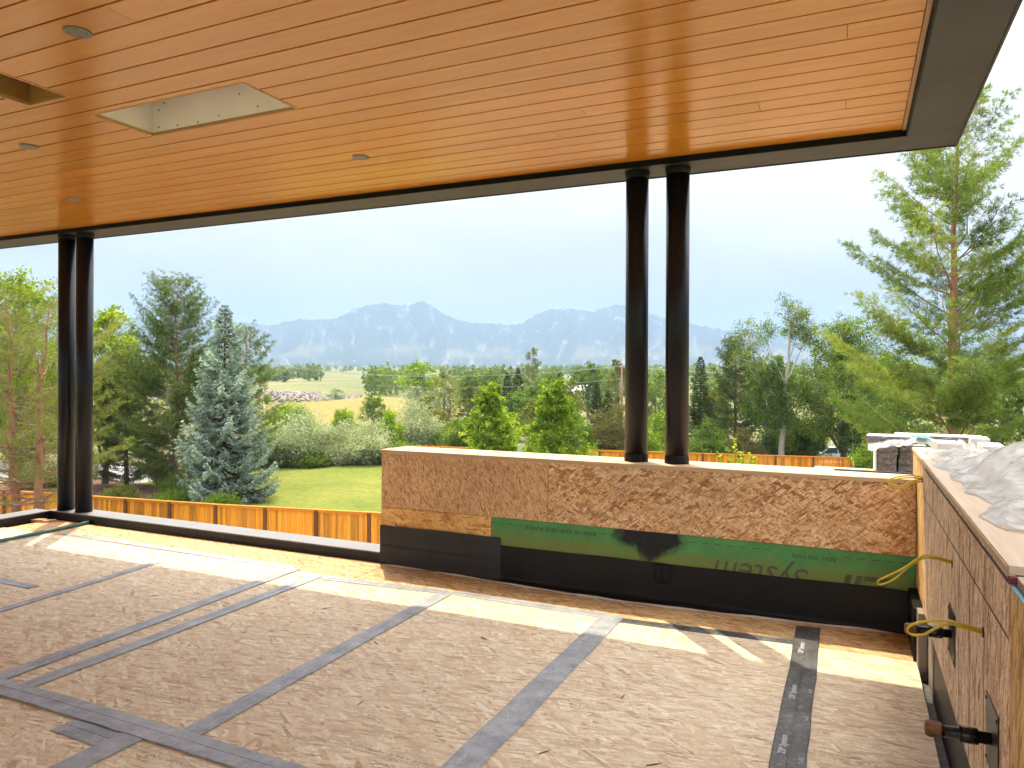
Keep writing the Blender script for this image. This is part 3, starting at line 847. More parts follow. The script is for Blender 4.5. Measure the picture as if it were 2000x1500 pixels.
disc = MB().lathe([(.058, .0), (.060, .001), (.060, .006)], 28).mesh('plate', M_COVER)
dscr = MB().lathe([(.004, -.0015), (.0055, .0005)], 8).mesh('screw', M_SCREW)
for x, y, lab in ((-3.235, 2.239, 'round metal light cover nearest the camera, above the lined openings'), (-5.19, 3.244, 'round metal light cover at the left edge, below the small opening'),
                  (-6.39, 4.389, 'small far round light cover above the left columns'), (-3.24, 4.39, 'round metal light cover in the middle of the plank ceiling')):
    r = empty('light_cover', (x, y, CEI-.006), lab, 'light cover', 'round covers in the plank ceiling')
    link('plate', disc, r)
    for k in range(4):
        a = .7+k*math.pi/2
        link('screw', dscr, r, (.038*math.cos(a), .038*math.sin(a), 0))

# ------------------------------------------------------------------ things on the side wall
def crumple(nx, ny, f):
    mb = MB()
    for i in range(nx+1):
        for j in range(ny+1): mb.v.append(f(i/nx, j/ny))
    for i in range(nx):
        for j in range(ny):
            a = i*(ny+1)+j; mb.f.append((a, a+ny+1, a+ny+2, a+1))
    return mb
def N3(x, y, z): return noise.noise(Vector((x, y, z)))
def ridged(x, y, z): return 1-abs(N3(x, y, z))*2
def film(u, v):
    y = 5.45-u*2.75
    left = SX+.055+.08*N3(u*7, .3, 1)+.03*N3(u*19, .3, 1) + .02*max(0, (u-.45))*2
    x = left+v*(.62-.05*N3(u*5, 4, 4))
    env = math.sin(math.pi*min(1, v*1.05))**.6 if v < .95 else .1
    big = max(0, 1-((u-.56)/.22)**2)*max(0, 1-((v-.55)/.42)**2)*.16
    big2 = max(0, 1-((u-.80)/.16)**2)*max(0, 1-((v-.85)/.35)**2)*.12
    cre = lambda a, b, c: (1-abs(N3(a, b, c)))**7
    flat_ = 1-.8*min(1, (big+big2)/.08)
    z = 1.154 + env*(.012+.034*abs(N3(u*5, v*2.2, 2))+flat_*(.040*cre(u*7+v*3, v*2.4, 7)+.018*cre(u*15-v*5, v*5, 3))+.006*cre(u*26+v*8, v*9, 6)) + big+big2
    if v > .62: z -= (v-.62)*.9*(1-.6*(big > .02))
    return (x + .012*N3(u*23, v*8, 5), y + .015*N3(u*17, v*9, 8), max(z, 1.152 if x < SX+.40 else .8))
o = crumple(150, 60, film).build('plastic_sheet', M_PLASTIC, None, True)
tag(o, 'crumpled white plastic sheet spread along the top of the side wall', 'plastic sheet')
MB().box(SX+.35, SX+.47, 3.02, 3.09, 1.235, 1.238).build('teal_print', M_TEAL, o)
def film2(u, v):
    x = .10+u*.46; y = 6.12+v*.55
    z = 1.118+.035*math.exp(-((u-.75)/.22)**2)+.014*max(0, ridged(u*6, v*3, 11)-.2)+.010*N3(u*9, v*6, 2)
    z -= .055*max(0, .3-u)*2.2 + (.10*(.28-v) if v < .28 else 0)
    return (x, y, z+.005)
o = crumple(50, 24, film2).build('plastic_sheet', M_PLASTIC, None, True)
tag(o, 'white plastic sheet with teal print hanging over the stone slab pile', 'plastic sheet')
MB().add([(.40, 6.16, 1.178), (.50, 6.18, 1.168), (.52, 6.30, 1.180), (.43, 6.30, 1.188)], [(0, 1, 2, 3)]).build('teal_print', M_TEAL, o)

def block(x0, y0, w, d, h, z, lab, rz=0, cat='block'):
    o = MB().box(-w/2, w/2, -d/2, d/2, 0, h).build('pale_block', M_FOAM, bevel=.004)
    o.location = (x0, y0, z); o.rotation_euler = (0, 0, rz); tag(o, lab, cat, 'pale blocks on the plastic sheet')
block(.515, 5.20, .13, .26, .055, 1.170, 'pale concrete block on the plastic sheet, leftmost of three', .05)
block(.71, 5.40, .10, .20, .058, 1.185, 'pale concrete block at the back of the pair beside the slab', -.05)
block(.735, 5.12, .115, .28, .055, 1.170, 'pale concrete block farthest right on the plastic sheet', -.03)
o = MB().box(-.04, .04, -.05, .05, 0, .05).build('dark_block', M_SLAB, bevel=.003); o.location = (SX+.285, 3.0, 1.153)
tag(o, 'dark block end at the right picture edge on the plastic sheet', 'block')

# scaffold beyond the parapet with a pile of stone slabs
scaf = empty('scaffold', (.45, 6.55, GZ), 'masonry scaffold platform just beyond the parapet corner', 'scaffold')
for k in range(3):
    box_obj('plank', M_PLYTOP, scaf, -.75, 1.3, -.36+.24*k, -.13+.24*k, 7.00, 7.04)
for sx in (-.68, 1.22):
    for sy in (-.3, .3): MB().tube([(sx, sy, 0), (sx, sy, 7.0)], .022, 8).build('post', M_COVER, scaf, True)
for sy in (-.3, .3):
    MB().tube([(-.68, sy, .6), (1.22, sy, 5.6)], .016, 6).build('brace', M_COVER, scaf)
    MB().tube([(-.68, sy, 6.97), (1.22, sy, 6.97)], .022, 8).build('ledger', M_COVER, scaf)
rs = random.Random(3)
def slab(x0, x1, y0, y1, z0, z1, lab, top=M_SLAB_TOP, grp='stone slabs in the pile', rz=0):
    r = empty('stone_slab', ((x0+x1)/2, (y0+y1)/2, z0), lab, 'stone slab', grp)
    w, d, h = (x1-x0)/2, (y1-y0)/2, z1-z0
    n = 10; mb = MB()                      # rough split front, sawn top
    for i in range(n+1):
        x = -w+2*w*i/n
        for j, z in enumerate((0, h*.33, h*.66, h)):
            mb.v.append((x, -d+rs.uniform(-.007, .007), z))
    for i in range(n):
        for j in range(3):
            a = i*4+j; mb.f.append((a, a+4, a+5, a+1))
    mb.build('split_face', M_SLAB, r)
    MB().box(-w, w, -d+.006, d, 0, h-.004).build('body', M_SLAB, r)
    MB().box(-w, w, -d+.004, d, h-.0035, h).build('top_face', top, r)
    r.rotation_euler = (0, 0, rz)
names = ['bottom', 'second lowest', 'second highest', 'top']
zt = .84
for k in range(5):
    h = .052
    slab(.165, .295, 6.28, 6.72, zt+k*h, zt+(k+1)*h-.003, f'grey stone slab in the left column of the pile, {["lowest","second from bottom","middle","second from top","topmost"][k]} layer')
    slab(.305+rs.uniform(0, .02), .50, 6.34, 6.72, zt+k*h, zt+(k+1)*h-.004, f'dark stone slab in the shaded right column, {["lowest","second from bottom","middle","second from top","topmost"][k]} layer')
slab(.10, .40, 6.36, 6.62, 1.108, 1.158, 'long grey slab lying on top of the pile at its left end', rz=-.08)
slab(.30, .90, 6.52, 6.80, 1.112, 1.160, 'long grey slab reaching right across the top of the pile', rz=-.04)
o = box_obj('white_board', M_DRYWALL, None, .148, .160, 6.27, 6.70, .84, 1.10); tag(o, 'thin white board upright at the left side of the slab pile', 'board')

# ------------------------------------------------------------------ terrain
def polar_ground():
    """one sheet from under the house to beyond the mountains, rising gently towards them"""
    rings = [0, 8, 16, 24, 34, 46, 60, 80, 100, 130, 170, 220, 300, 400, 550, 750, 1000, 1400, 1900, 2500, 3200, 4200, 5600, 7200]
    n = 96; mb = MB()
    for r in rings:
        for k in range(n):
            a = 2*math.pi*k/n
            x, y = r*math.cos(a), r*math.sin(a)
            z = GZ
            if r > 260: z += (r-260)*.0135*max(0, .35+.65*math.sin(a)) + 1.2*N3(x*.004, y*.004, 1)*min(1, (r-260)/300)
            mb.v.append((x, y, z))
    for i in range(len(rings)-1):
        for k in range(n):
            a0 = i*n+k; a1 = i*n+(k+1) % n
            mb.f.append((a0, a1, a1+n, a0+n) if False else (a0, a0+n, a1+n, a1))
    return mb
def mat_ground():
    t = NT('dry_ground'); v = t.coords()
    f = t.noise(v, .02, 6, .65); g = t.noise(v, .5, 5, .7)
    c = t.ramp(f, [(.35, (.075,.10,.032)), (.52, (.12,.135,.05)), (.7, (.26,.22,.11))])
    c = t.mix(.35, c, t.ramp(g, [(.3, (.06,.07,.03)), (.7, (.27,.25,.12))]))
    return t.bsdf(c, .95, .1)
o = polar_ground().build('ground', mat_ground(), None, True); tag(o, kind='structure')

def mat_lawn():
    t = NT('lawn'); v = t.coords()
    f = t.noise(v, .22, 5, .65); g = t.noise(v, 2.5, 6, .75); h = t.noise(v, 14, 3, .7)
    c = t.ramp(f, [(.35, (.075,.115,.014)), (.55, (.125,.15,.022)), (.7, (.20,.18,.042))])
    c = t.mix(.4, c, t.ramp(g, [(.3, (.05,.075,.012)), (.7, (.23,.22,.05))]))
    c = t.mix(1, c, t.ramp(h, [(.3, (.75,.75,.75)), (.7, (1.2,1.2,1.2))]), 'MULTIPLY')
    return t.bsdf(c, .95, .1, 0, t.bump(h, .6, .05))
def sheet(name, pts, z, mat, sub=26, bumpy=.06, kind='structure'):
    """ground patch: bilinear grid over four corners with soft undulation"""
    a, b, c, d = [Vector((*p, 0)) for p in pts]
    mb = crumple(sub, sub, lambda u, v: tuple((a.lerp(b, u)).lerp(d.lerp(c, u), v) + Vector((0, 0, z + bumpy*(1+N3(u*4, v*4, 3))))))
    return tag(mb.build(name, mat, None, True), kind=kind)
sheet('lawn', [(-44.5, 31.5), (-17, 33), (-22, 60), (-47, 50.5)], GZ+.02, mat_lawn())
sheet('mulch_bed', [(-52, 27.6), (-33.8, 28.2), (-34.2, 34.5), (-52, 36)], GZ+.12, plain('mulch', (.13,.075,.05), .95, 0, .1, .35, 2.5), 14, .05)
sheet('road', [(-90, 27.0), (-40.5, 36.5), (-44, 44), (-95, 36)], GZ+.05, M_ASPHALT, 8, .0)
sheet('yard', [(-40, 6), (14, 8), (14, 62), (-16.5, 34)], GZ+.06, plain('bare_soil', (.24,.19,.13), .95, 0, .1, .25, 1.2), 14, .05)
sheet('parking_strip', [(-16, 64.5), (12, 66), (12, 74), (-16, 72)], GZ+.05, M_ASPHALT, 8, .0)

def mat_dry():
    t = NT('dry_grass'); v = t.coords()
    f = t.noise(v, .09, 6, .7); g = t.noise(v, .9, 5, .75)
    c = t.ramp(f, [(.35, (.17,.15,.045)), (.55, (.19,.165,.055)), (.7, (.11,.14,.035))])
    c = t.mix(.35, c, t.ramp(g, [(.3, (.08,.08,.025)), (.7, (.29,.225,.085))]))
    return t.bsdf(c, .95, .1, 0, t.bump(g, .5, .25))
# long mown bank beyond the shrubs
ax = Vector((.9078, .4195, 0)); ay = Vector((-.4195, .9078, 0))
def bank(c, w, d, h, prof, seed):
    c = Vector(c)
    def f(u, v):
        s = (u-.5)*2; t_ = v
        e = max(0, 1-abs(s)**3)*prof(u)
        z = h*e*math.sin(math.pi*min(1, t_*1.0))**.8 + .18*N3(u*9, v*5, seed)
        return tuple(c + ax*s*w + ay*(t_-.5)*d + Vector((0, 0, GZ+z-.1)))
    return crumple(60, 24, f)
o = bank((-87, 110, 0), 24, 56, 3.6, lambda u: .55+.45*math.exp(-((u-.72)/.28)**2), 3).build('grass_bank', mat_dry(), None, True); tag(o, kind='structure')
o = bank((-150, 158, 0), 46, 30, 3.6, lambda u: 1-.55*u, 6).build('rock_bank', mat_dry(), None, True); tag(o, kind='structure')
sheet('track', [(-82.5, 92), (-56, 104), (-57, 106.5), (-84, 94.5)], GZ+.45, plain('dirt_track', (.40,.30,.20), .95, 0, .1, .15, 1), 10, .05)

# riprap stones on the bank
rng = np.random.default_rng(12)
def stone_field(n):
    ico = np.array([(1,0,0),(-1,0,0),(0,1,0),(0,-1,0),(0,0,1),(0,0,-1)], float)
    fc = np.array([(0,2,4),(2,1,4),(1,3,4),(3,0,4),(2,0,5),(1,2,5),(3,1,5),(0,3,5)])
    V = []; Fs = []; T = []
    for k in range(n):
        s = rng.uniform(-1.0, .62); t = rng.uniform(.03, .46)
        e = max(0, 1-abs(s)**3)*(1-.55*(s+1)/2)
        z = 3.6*e*math.sin(math.pi*t)**.8
        c = np.array((-150, 158, 0)) + np.array(ax)*s*46 + np.array(ay)*(t-.5)*30 + np.array((0, 0, GZ+z))
        sz = rng.uniform(.35, .85)*np.array((1, 1, .7))
        p = ico*sz*rng.uniform(.7, 1.2, (6, 1)) + c
        Fs.append(fc+len(V)*6); V.append(p); T += [rng.random()]*8
    return np.concatenate(V), np.concatenate(Fs), np.array(T)
def np_mesh(name, V, F, mat, tint=None, smooth=False):
    me = bpy.data.meshes.new(name)
    V = np.asarray(V, np.float32); F = np.asarray(F, np.int32); k = F.shape[1]
    me.vertices.add(len(V)); me.vertices.foreach_set('co', V.ravel())
    me.loops.add(F.size); me.loops.foreach_set('vertex_index', F.ravel())
    me.polygons.add(len(F)); me.polygons.foreach_set('loop_start', np.arange(0, F.size, k, dtype=np.int32))
    me.polygons.foreach_set('loop_total', np.full(len(F), k, np.int32))
    if smooth: me.polygons.foreach_set('use_smooth', np.ones(len(F), bool))
    me.materials.append(mat)
    if tint is not None:
        at = me.attributes.new('tint', 'FLOAT', 'FACE'); at.data.foreach_set('value', np.asarray(tint, np.float32))
    me.update(calc_edges=True)
    return me
def mat_stone_tint():
    t = NT('riprap_stone'); a = t.n('Attribute', {'attribute_name': 'tint'})
    return t.bsdf(t.ramp(a.outputs['Fac'], [(0, (.12,.095,.085)), (.5, (.20,.165,.15)), (1, (.28,.255,.24))]), .9, .2)
V, Fc, T = stone_field(1800)
tag(link('riprap', np_mesh('riprap', V, Fc, mat_stone_tint(), T)), 'grey and pink riprap stones covering the far bank', 'rocks', kind='stuff')

# ------------------------------------------------------------------ mountains
SKYL = [(64.54,.0446),(56.75,.0529),(51.79,.0653),(49.7,.0616),(44.97,.0642),(42.84,.0605),(41.58,.0664),(40.3,.0696),(39.0,.0688),(37.88,.0739),(36.94,.0844),(35.8,.0903),(34.45,.0925),(33.1,.0908),(32.5,.0925),(31.93,.0985),(31.4,.0945),(30.75,.0880),(29.37,.0735),(27.59,.0683),(24.82,.0658),(24.22,.0665),(23.23,.0777),(21.85,.0880),(21.2,.0862),(20.47,.0878),(18.5,.0838),(16.9,.0935),(15.97,.0905),(14.23,.0805),(13.27,.0762),(11.38,.0677),(9.33,.0592),(6.43,.0546),(2.25,.0458),(-4.18,.0391),(-12.49,.0324),(-19.31,.0224),(-30,.012)]
MD = 4600.0
def mountains():
    az = np.array([a for a, _ in SKYL][::-1]); el = np.array([e for _, e in SKYL][::-1])
    nu, nv = 420, 70
    A = np.linspace(-30, 72, nu); mb = MB()
    for a in A:
        hp = float(np.interp(a, az, el))*MD + EYE
        for j in range(nv):
            t = j/(nv-1)                     # 0 foot, 1 behind the crest
            r = MD*(.66+.42*t)
            x, y = -r*math.sin(R(a)), r*math.cos(R(a))
            base = GZ + (r-260)*.0135*.95
            crest = (r-MD*.66)/(MD*.34)
            if crest <= 1: s = .17*crest**.8+.83*crest**2.1
            else: s = max(0, 1-(crest-1)*2.2)
            gul = ridged(a*.55, crest*.9, 2)*.5+ridged(a*1.3+crest*.6, crest*1.6, 5)*.3+N3(a*3.1, crest*3, 9)*.16
            damp = min(1, crest*1.6)*(1-min(1, max(0, (crest-.72)/.28)))
            z = base + (hp-base)*s + (gul-.35)*95*damp*s**.45
            if .96 < crest < 1.05: z += 16.0*N3(a*3.1, 1, 4)+11.0*N3(a*9, 1, 4)+6.0*N3(a*26, 1, 4)
            mb.v.append((x, y, z))
    for i in range(nu-1):
        for j in range(nv-1):
            a0 = i*nv+j; mb.f.append((a0, a0+1, a0+nv+1, a0+nv))
    return mb
def mat_mountain():
    t = NT('forested_mountain'); v = t.coords()
    geo = t.n('NewGeometry'); sep = t.n('SeparateXYZ', None, Vector=geo.outputs['Normal'])
    pos = t.n('SeparateXYZ', None, Vector=v)
    along = t.math('MULTIPLY', t.math('ARCTAN2', pos.outputs[0], pos.outputs[1]), 4600.0)   # run along the range, height up it
    v = t.n('CombineXYZ', None, X=along, Y=t.math('MULTIPLY', pos.outputs[2], 1.6), Z=0.0).outputs[0]
    f = t.noise(v, .004, 7, .7); g = t.noise(t.mapping(v, scale=(1, .42, 1), rot=(0, 0, .25)), .016, 6, .7, .8); h = t.noise(v, .05, 4, .7)
    forest = t.ramp(h, [(.3, (.020,.030,.018)), (.7, (.060,.075,.045))])
    rock = t.mix(h, (.30,.25,.21), (.45,.39,.33))
    c = t.mix(t.mr(g, .55, .68, 0, .5), forest, rock)
    meadow = t.math('MULTIPLY', t.mr(f, .47, .56, 0, 1), t.math('MULTIPLY', t.mr(pos.outputs[2], 60, 85, 0, 1), t.mr(pos.outputs[2], 120, 165, 1, 0)))
    c = t.mix(t.math('MULTIPLY', meadow, .38), c, (.22,.20,.12))
    low = t.math('MULTIPLY', t.mr(pos.outputs[2], 55, 80, 1, 0), t.mr(t.noise(v, .04, 2, .6), .64, .70, 0, .4))
    c = t.mix(low, c, (.42,.40,.36))
    return t.bsdf(c, .95, .1)
o = mountains().build('mountains', mat_mountain(), None, True); tag(o, kind='structure')

# ------------------------------------------------------------------ vegetation
def quads(C, A, B):
    n = len(C)
    V = np.stack([C-A, C+B-.15*A, C+A, C-B-.15*A], 1).reshape(-1, 3)
    return V, np.arange(n*4, dtype=np.int32).reshape(n, 4)
def unit(v): return v/np.maximum(np.linalg.norm(v, axis=-1, keepdims=True), 1e-9)
def rand_dirs(g, n): return unit(g.normal(size=(n, 3)))
def leaf_object(C, D, length, width, g, mat, tint=None, name='crown'):
    """diamond-shaped leaves at C pointing along D"""
    n = len(C)
    A = unit(D); Bv = unit(np.cross(A, rand_dirs(g, n)))
    ln = length*g.uniform(.65, 1.25, (n, 1))*.5; wd = width*g.uniform(.7, 1.2, (n, 1))*.5
    V, F = quads(C, A*ln, Bv*wd)
    if tint is None: tint = g.random(n)
    return np_mesh(name, V, F, mat, tint)
def assemble(name, loc, trunk_mb, bark, crown_me, label, cat='tree', group=None, extra=None, rz=0, wname='trunk', limb_bark='pinkbrown'):
    r = empty(name, loc, label, cat, group)
    if isinstance(trunk_mb, tuple):
        trunk_mb[0].build(wname, BK[bark], r, True); trunk_mb[1].build('limbs', BK[limb_bark], r, True)
    elif trunk_mb: trunk_mb.build(wname, BK[bark], r, True)
    if crown_me: link('crown' if cat == 'tree' else 'foliage', crown_me, r)
    for nm, me in (extra or []):
        q = link(nm, me, r)
        if nm == 'cones': q['kind'] = 'stuff'
    r.rotation_euler = (0, 0, rz)
    return r

def broadleaf(h, w, base, leaf, seed, nlobes=16, clusters=22, leaves=26, llen=.14, lwid=.08, trunk_r=.16, spread=.33, shape=None, lean=(0, 0), droop=0.0, sparse=1.0, bare=0, multi=1):
    """trunk, limbs to uneven lobes, twigs to leaf clusters on and in every lobe"""
    g = np.random.default_rng(seed); rr = random.Random(seed)
    tb = MB(); C = []; D = []; T = []
    stems = []
    for m in range(multi):
        a = rr.uniform(0, 6.28); off_ = .0 if multi == 1 else w*.10
        top = Vector((lean[0]+off_*math.cos(a)*1.5+rr.uniform(-.05, .05)*w, lean[1]+off_*math.sin(a)*1.5, h*.86))
        bx, by = off_*math.cos(a), off_*math.sin(a)
        pts = [Vector((bx, by, -.3))]
        for i in range(1, 8):
            t = i/7
            pts.append(Vector((bx, by, 0)).lerp(top, t)+Vector((rr.uniform(-.03, .03)*w, rr.uniform(-.03, .03)*w, 0)))
        tb.tube(pts, [trunk_r*(1.25 if i == 0 else (1-.86*i/7)) for i in range(8)], 8); stems.append(pts)
    lobes = shape
    if lobes is None:
        lobes = []
        for k in range(nlobes):
            t = (k+rr.random())/nlobes
            z = base+(h-base)*(.12+.82*t)
            env = math.sin(math.pi*min(1, .16+.80*t))**.75
            a = k*2.4+rr.uniform(-.5, .5); rad = w*.5*env*rr.uniform(.25, .78)
            lobes.append((rad*math.cos(a)+lean[0]*t, rad*math.sin(a)+lean[1]*t, z, w*spread*rr.uniform(.55, 1.0)*(.55+.45*env)))
    for (lx, ly, lz, lr) in lobes:
        st = rr.choice(stems)
        i0 = max(1, min(6, int(7*max(.12, (lz-lr*1.1-.2*h*.3)/(h*.9)))))
        s = st[i0]; e = Vector((lx, ly, lz))
        mid = s.lerp(e, .5)+Vector((0, 0, -.05*w))
        r0 = trunk_r*(1-.86*i0/7)*.6
        pts = [s, s.lerp(mid, .6), mid.lerp(e, .4), e]
        tb.tube(pts, [r0, r0*.75, r0*.5, r0*.22], 6, False)
        nc = max(4, int(clusters*rr.uniform(.7, 1.3)))
        for c in range(nc):
            d = Vector((rr.gauss(0, 1), rr.gauss(0, 1), rr.gauss(0, .85))).normalized()
            rad = lr*rr.uniform(.35, 1.08)
            p = e+d*rad+Vector((0, 0, -droop*rad*.5))
            if rr.random() < .45: tb.tube([e.lerp(p, .1), e.lerp(p, .6)+Vector((0, 0, .04*lr)), p], [r0*.2+.004, r0*.12+.003, .004], 3, False)
            nl = int(leaves*rr.uniform(.5, 1.4)*sparse)
            cr = lr*.27
            pp = g.normal(size=(nl, 3))*cr*.55*np.array((1, 1, .8))+np.array(p)
            C.append(pp); T.append(np.clip(g.normal(.5+.16*rr.gauss(0, 1), .2, nl), 0, 1))
            dd = unit(g.normal(size=(nl, 3))*.8+np.array(d)*.7+np.array((0, 0, -.25-droop)))
            D.append(dd)
    for b in range(bare):                        # leafless twigs standing out of the crown
        lx, ly, lz, lr = rr.choice(lobes[-max(2, len(lobes)//2):])
        e = Vector((lx, ly, lz))
        d = Vector((rr.gauss(0, .8), rr.gauss(0, .8), rr.uniform(.2, 1.2))).normalized()
        L_ = lr*rr.uniform(1.0, 2.0)
        q = e+d*L_*.5+Vector((rr.gauss(0, .1), rr.gauss(0, .1), .1))*lr
        tb.tube([e, q, e+d*L_], [.028, .018, .006], 4, False)
        for k in range(3):
            d2 = (d+Vector((rr.gauss(0, .6), rr.gauss(0, .6), rr.gauss(0, .4)))).normalized()
            tb.tube([q, q+d2*L_*.45], [.012, .005], 3, False)
    C = np.concatenate(C); D = np.concatenate(D); T = np.concatenate(T)
    return tb, leaf_object(C, D, llen, lwid, g, LF[leaf], T)

def tufts(P, Dr, n, length, width, g, cone=.9):
    """n needles fanning out of each tuft"""
    C = np.repeat(P, n, 0); D0 = np.repeat(Dr, n, 0)
    D = unit(D0*cone+rand_dirs(g, len(C)))
    return C+D*length*.5, D

def pine(h, w, base, leaf, seed, step=.5, per=5, tilt=(.25, .6), nlen=.17, nwid=.022, needles=9, trunk_r=.18, twin=False, dens=1.0, taper=.8, droop=.12, irregular=.3, start_r=.35, low=0, bushy=7.0):
    g = np.random.default_rng(seed); rr = random.Random(seed)
    tb = MB(); tl = MB(); P_ = []; Dd = []; T = []
    stems = [(0, 0)] if not twin else [(-w*.06, 0), (w*.08, w*.03)]
    for si, (sx, sy) in enumerate(stems):
        hh = h*(1 if si == 0 else .93)
        bend = [Vector((sx+(.10*w*t*t*(1 if si else -1) if twin else 0)+rr.uniform(-.012, .012)*w, sy+rr.uniform(-.012, .012)*w, -.3+(hh+.3)*t)) for t in [i/12 for i in range(13)]]
        tb.tube(bend, [trunk_r*(1.2 if i == 0 else 1-.93*i/12) for i in range(13)], 9)
        def at_z(z):
            t = max(0, min(.999, (z+.3)/(hh+.3)))*12; i = int(t); return bend[i].lerp(bend[i+1], t-i)
        z = base
        while z < hh-.15:
            t = (z-base)/(hh-base)
            env = (1-t)**taper*(1-.45*math.exp(-t*9)) + .06
            for k in range(per):
                if rr.random() > dens: continue
                a = rr.uniform(0, 6.28)
                Lb = w*.5*env*rr.uniform(1-irregular*1.6, 1+irregular)
                if Lb < .12: Lb = .12
                up = rr.uniform(*tilt)+.5*t
                p0 = at_z(z+rr.uniform(-.15, .15))
                dirh = Vector((math.cos(a), math.sin(a), 0))
                pts = []
                for i in range(6):
                    s = i/5
                    pts.append(p0+dirh*Lb*s+Vector((0, 0, Lb*(up*s-droop*2*s*(1-s)*1.5+.10*s*s)))+Vector((rr.uniform(-.03, .03), rr.uniform(-.03, .03), rr.uniform(-.02, .02)))*Lb)
                rb = max(.008, trunk_r*.20*(1-t*.7)*min(1, Lb/2.2))
                tl.tube(pts, [rb*(1-.85*i/5) for i in range(6)], 5, False)
                side = dirh.cross(Vector((0, 0, 1)))
                ns = max(3, int(Lb*bushy))
                tone = np.clip(rr.gauss(.5, .16), .1, .9)
                for q in range(ns):
                    s = start_r+(1-start_r)*(q+rr.random())/ns
                    f = s*5; i = min(4, int(f)); b0 = pts[i].lerp(pts[i+1], f-i)
                    sg = 1 if q % 2 else -1
                    Ls = (.22+.34*Lb*(1-s*.75))*rr.uniform(.6, 1.2)
                    dv = (dirh*.75+side*sg*rr.uniform(.3, 1.0)+Vector((0, 0, rr.uniform(.0, .55)))).normalized()
                    e = b0+dv*Ls
                    if rr.random() < .35: tl.tube([b0, e], [.005+rb*.10, .003], 3, False)
                    m = max(2, int(Ls/.13))
                    for j in range(m):
                        u = (j+1)/m
                        P_.append(b0.lerp(e, u)+Vector((rr.gauss(0, .03), rr.gauss(0, .03), rr.gauss(0, .03))))
                        Dd.append(dv+Vector((0, 0, .35))); T.append(tone)
                P_.append(pts[-1]); Dd.append(dirh+Vector((0, 0, .5))); T.append(tone)
            z += step*rr.uniform(.75, 1.25)*(1-.35*t)
        for q in range(5):
            P_.append(bend[-1]+Vector((rr.gauss(0, .04), rr.gauss(0, .04), -.12*q))); Dd.append(Vector((0, 0, 1))); T.append(.6)
        for q in range(low):                      # bare dead twigs under the crown
            zz = rr.uniform(.12*h, base+.25*(h-base)); p0 = at_z(zz); a = rr.uniform(0, 6.28); Lb = w*rr.uniform(.12, .34)
            d = Vector((math.cos(a), math.sin(a), rr.uniform(-.1, .45)))
            m = p0+d*Lb*.55+Vector((rr.gauss(0, .08), rr.gauss(0, .08), rr.gauss(0, .1)))*Lb
            e = p0+d*Lb
            tl.tube([p0, m, e], [.022, .014, .005], 4, False)
            tl.tube([m, m+Vector((d.x+rr.gauss(0, .5), d.y+rr.gauss(0, .5), rr.uniform(-.2, .5)))*Lb*.4], [.012, .004], 3, False)
    P_ = np.array([tuple(p) for p in P_]); Dd = unit(np.array([tuple(d) for d in Dd])); T = np.array(T)
    C, D = tufts(P_, Dd, needles, nlen, nwid, g)
    tt = np.clip(np.repeat(T, needles)+g.normal(0, .15, len(C)), 0, 1)
    return (tb, tl), leaf_object(C, D, nlen, nwid, g, LF[leaf], tt)

def spruce(h, w, leaf, seed, step=.44, nlen=.19, nwid=.055, trunk_r=.2, dens=1.0, droop=.30, base=.35, k_needle=3):
    g = np.random.default_rng(seed); rr = random.Random(seed)
    tb = MB(); tb.tube([(0, 0, -.3), (0, 0, h*.5), (0, 0, h)], [trunk_r, trunk_r*.55, .015], 8)
    P_ = []; Dd = []; T = []
    z = base
    while z < h-.05:
        t = z/h
        env = (1-t)**.82*(1 if t > .12 else .86+.14*t/.12)+.02
        nb = max(4, int((10 if t < .6 else 7)*dens))
        a0 = rr.uniform(0, 6.28)
        for k in range(nb):
            a = a0+6.283*k/nb+rr.uniform(-.25, .25)
            Lb = w*.5*env*rr.uniform(.62, 1.18)
            dirh = Vector((math.cos(a), math.sin(a), 0)); side = dirh.cross(Vector((0, 0, 1)))
            dr = droop*(1-t)*rr.uniform(.6, 1.3)
            def bp(s): return Vector((0, 0, z))+dirh*Lb*s+Vector((0, 0, Lb*(-dr*math.sin(s*2.2)+.26*s**3+.35*t*s)))
            tb.tube([bp(s) for s in (0, .35, .7, 1)], [.035*(1-t)+.008, .02*(1-t)+.006, .01, .004], 4, False)
            tone = min(.95, max(.05, rr.gauss(.5, .2)))
            n1 = max(3, int(Lb/.13))
            for q in range(n1):
                s = .22+.78*(q+.5)/n1; b0 = bp(s)
                Ls = (.10+.34*Lb*(1-s)**.8+.06)*rr.uniform(.7, 1.2)
                for sg in (-1, 1):
                    dv = (dirh*.8+side*sg*rr.uniform(.5, 1.0)+Vector((0, 0, rr.uniform(-.40, .10)))).normalized()
                    m = max(1, int(Ls/.10))
                    for j in range(m):
                        u = (j+.6)/m
                        P_.append(b0+dv*Ls*u+Vector((0, 0, -.10*Ls*u*u))); Dd.append(dv); T.append(tone+.22*(u-.5)+.2*(s-.6))
            P_.append(bp(1)); Dd.append(dirh+Vector((0, 0, .2))); T.append(tone+.15)
        z += step*(1-.45*t)*rr.uniform(.85, 1.15)
    P_ = np.array([tuple(p) for p in P_]); Dd = unit(np.array([tuple(d) for d in Dd])); T = np.array(T)
    C = np.repeat(P_, k_needle, 0)+g.normal(0, .022, (len(P_)*k_needle, 3)); D0 = np.repeat(Dd, k_needle, 0)
    D = unit(D0+.55*rand_dirs(g, len(C)))
    tt = np.clip(np.repeat(T, k_needle)+g.normal(0, .12, len(C)), 0, 1)
    return tb, leaf_object(C, D, nlen, nwid, g, LF[leaf], tt)

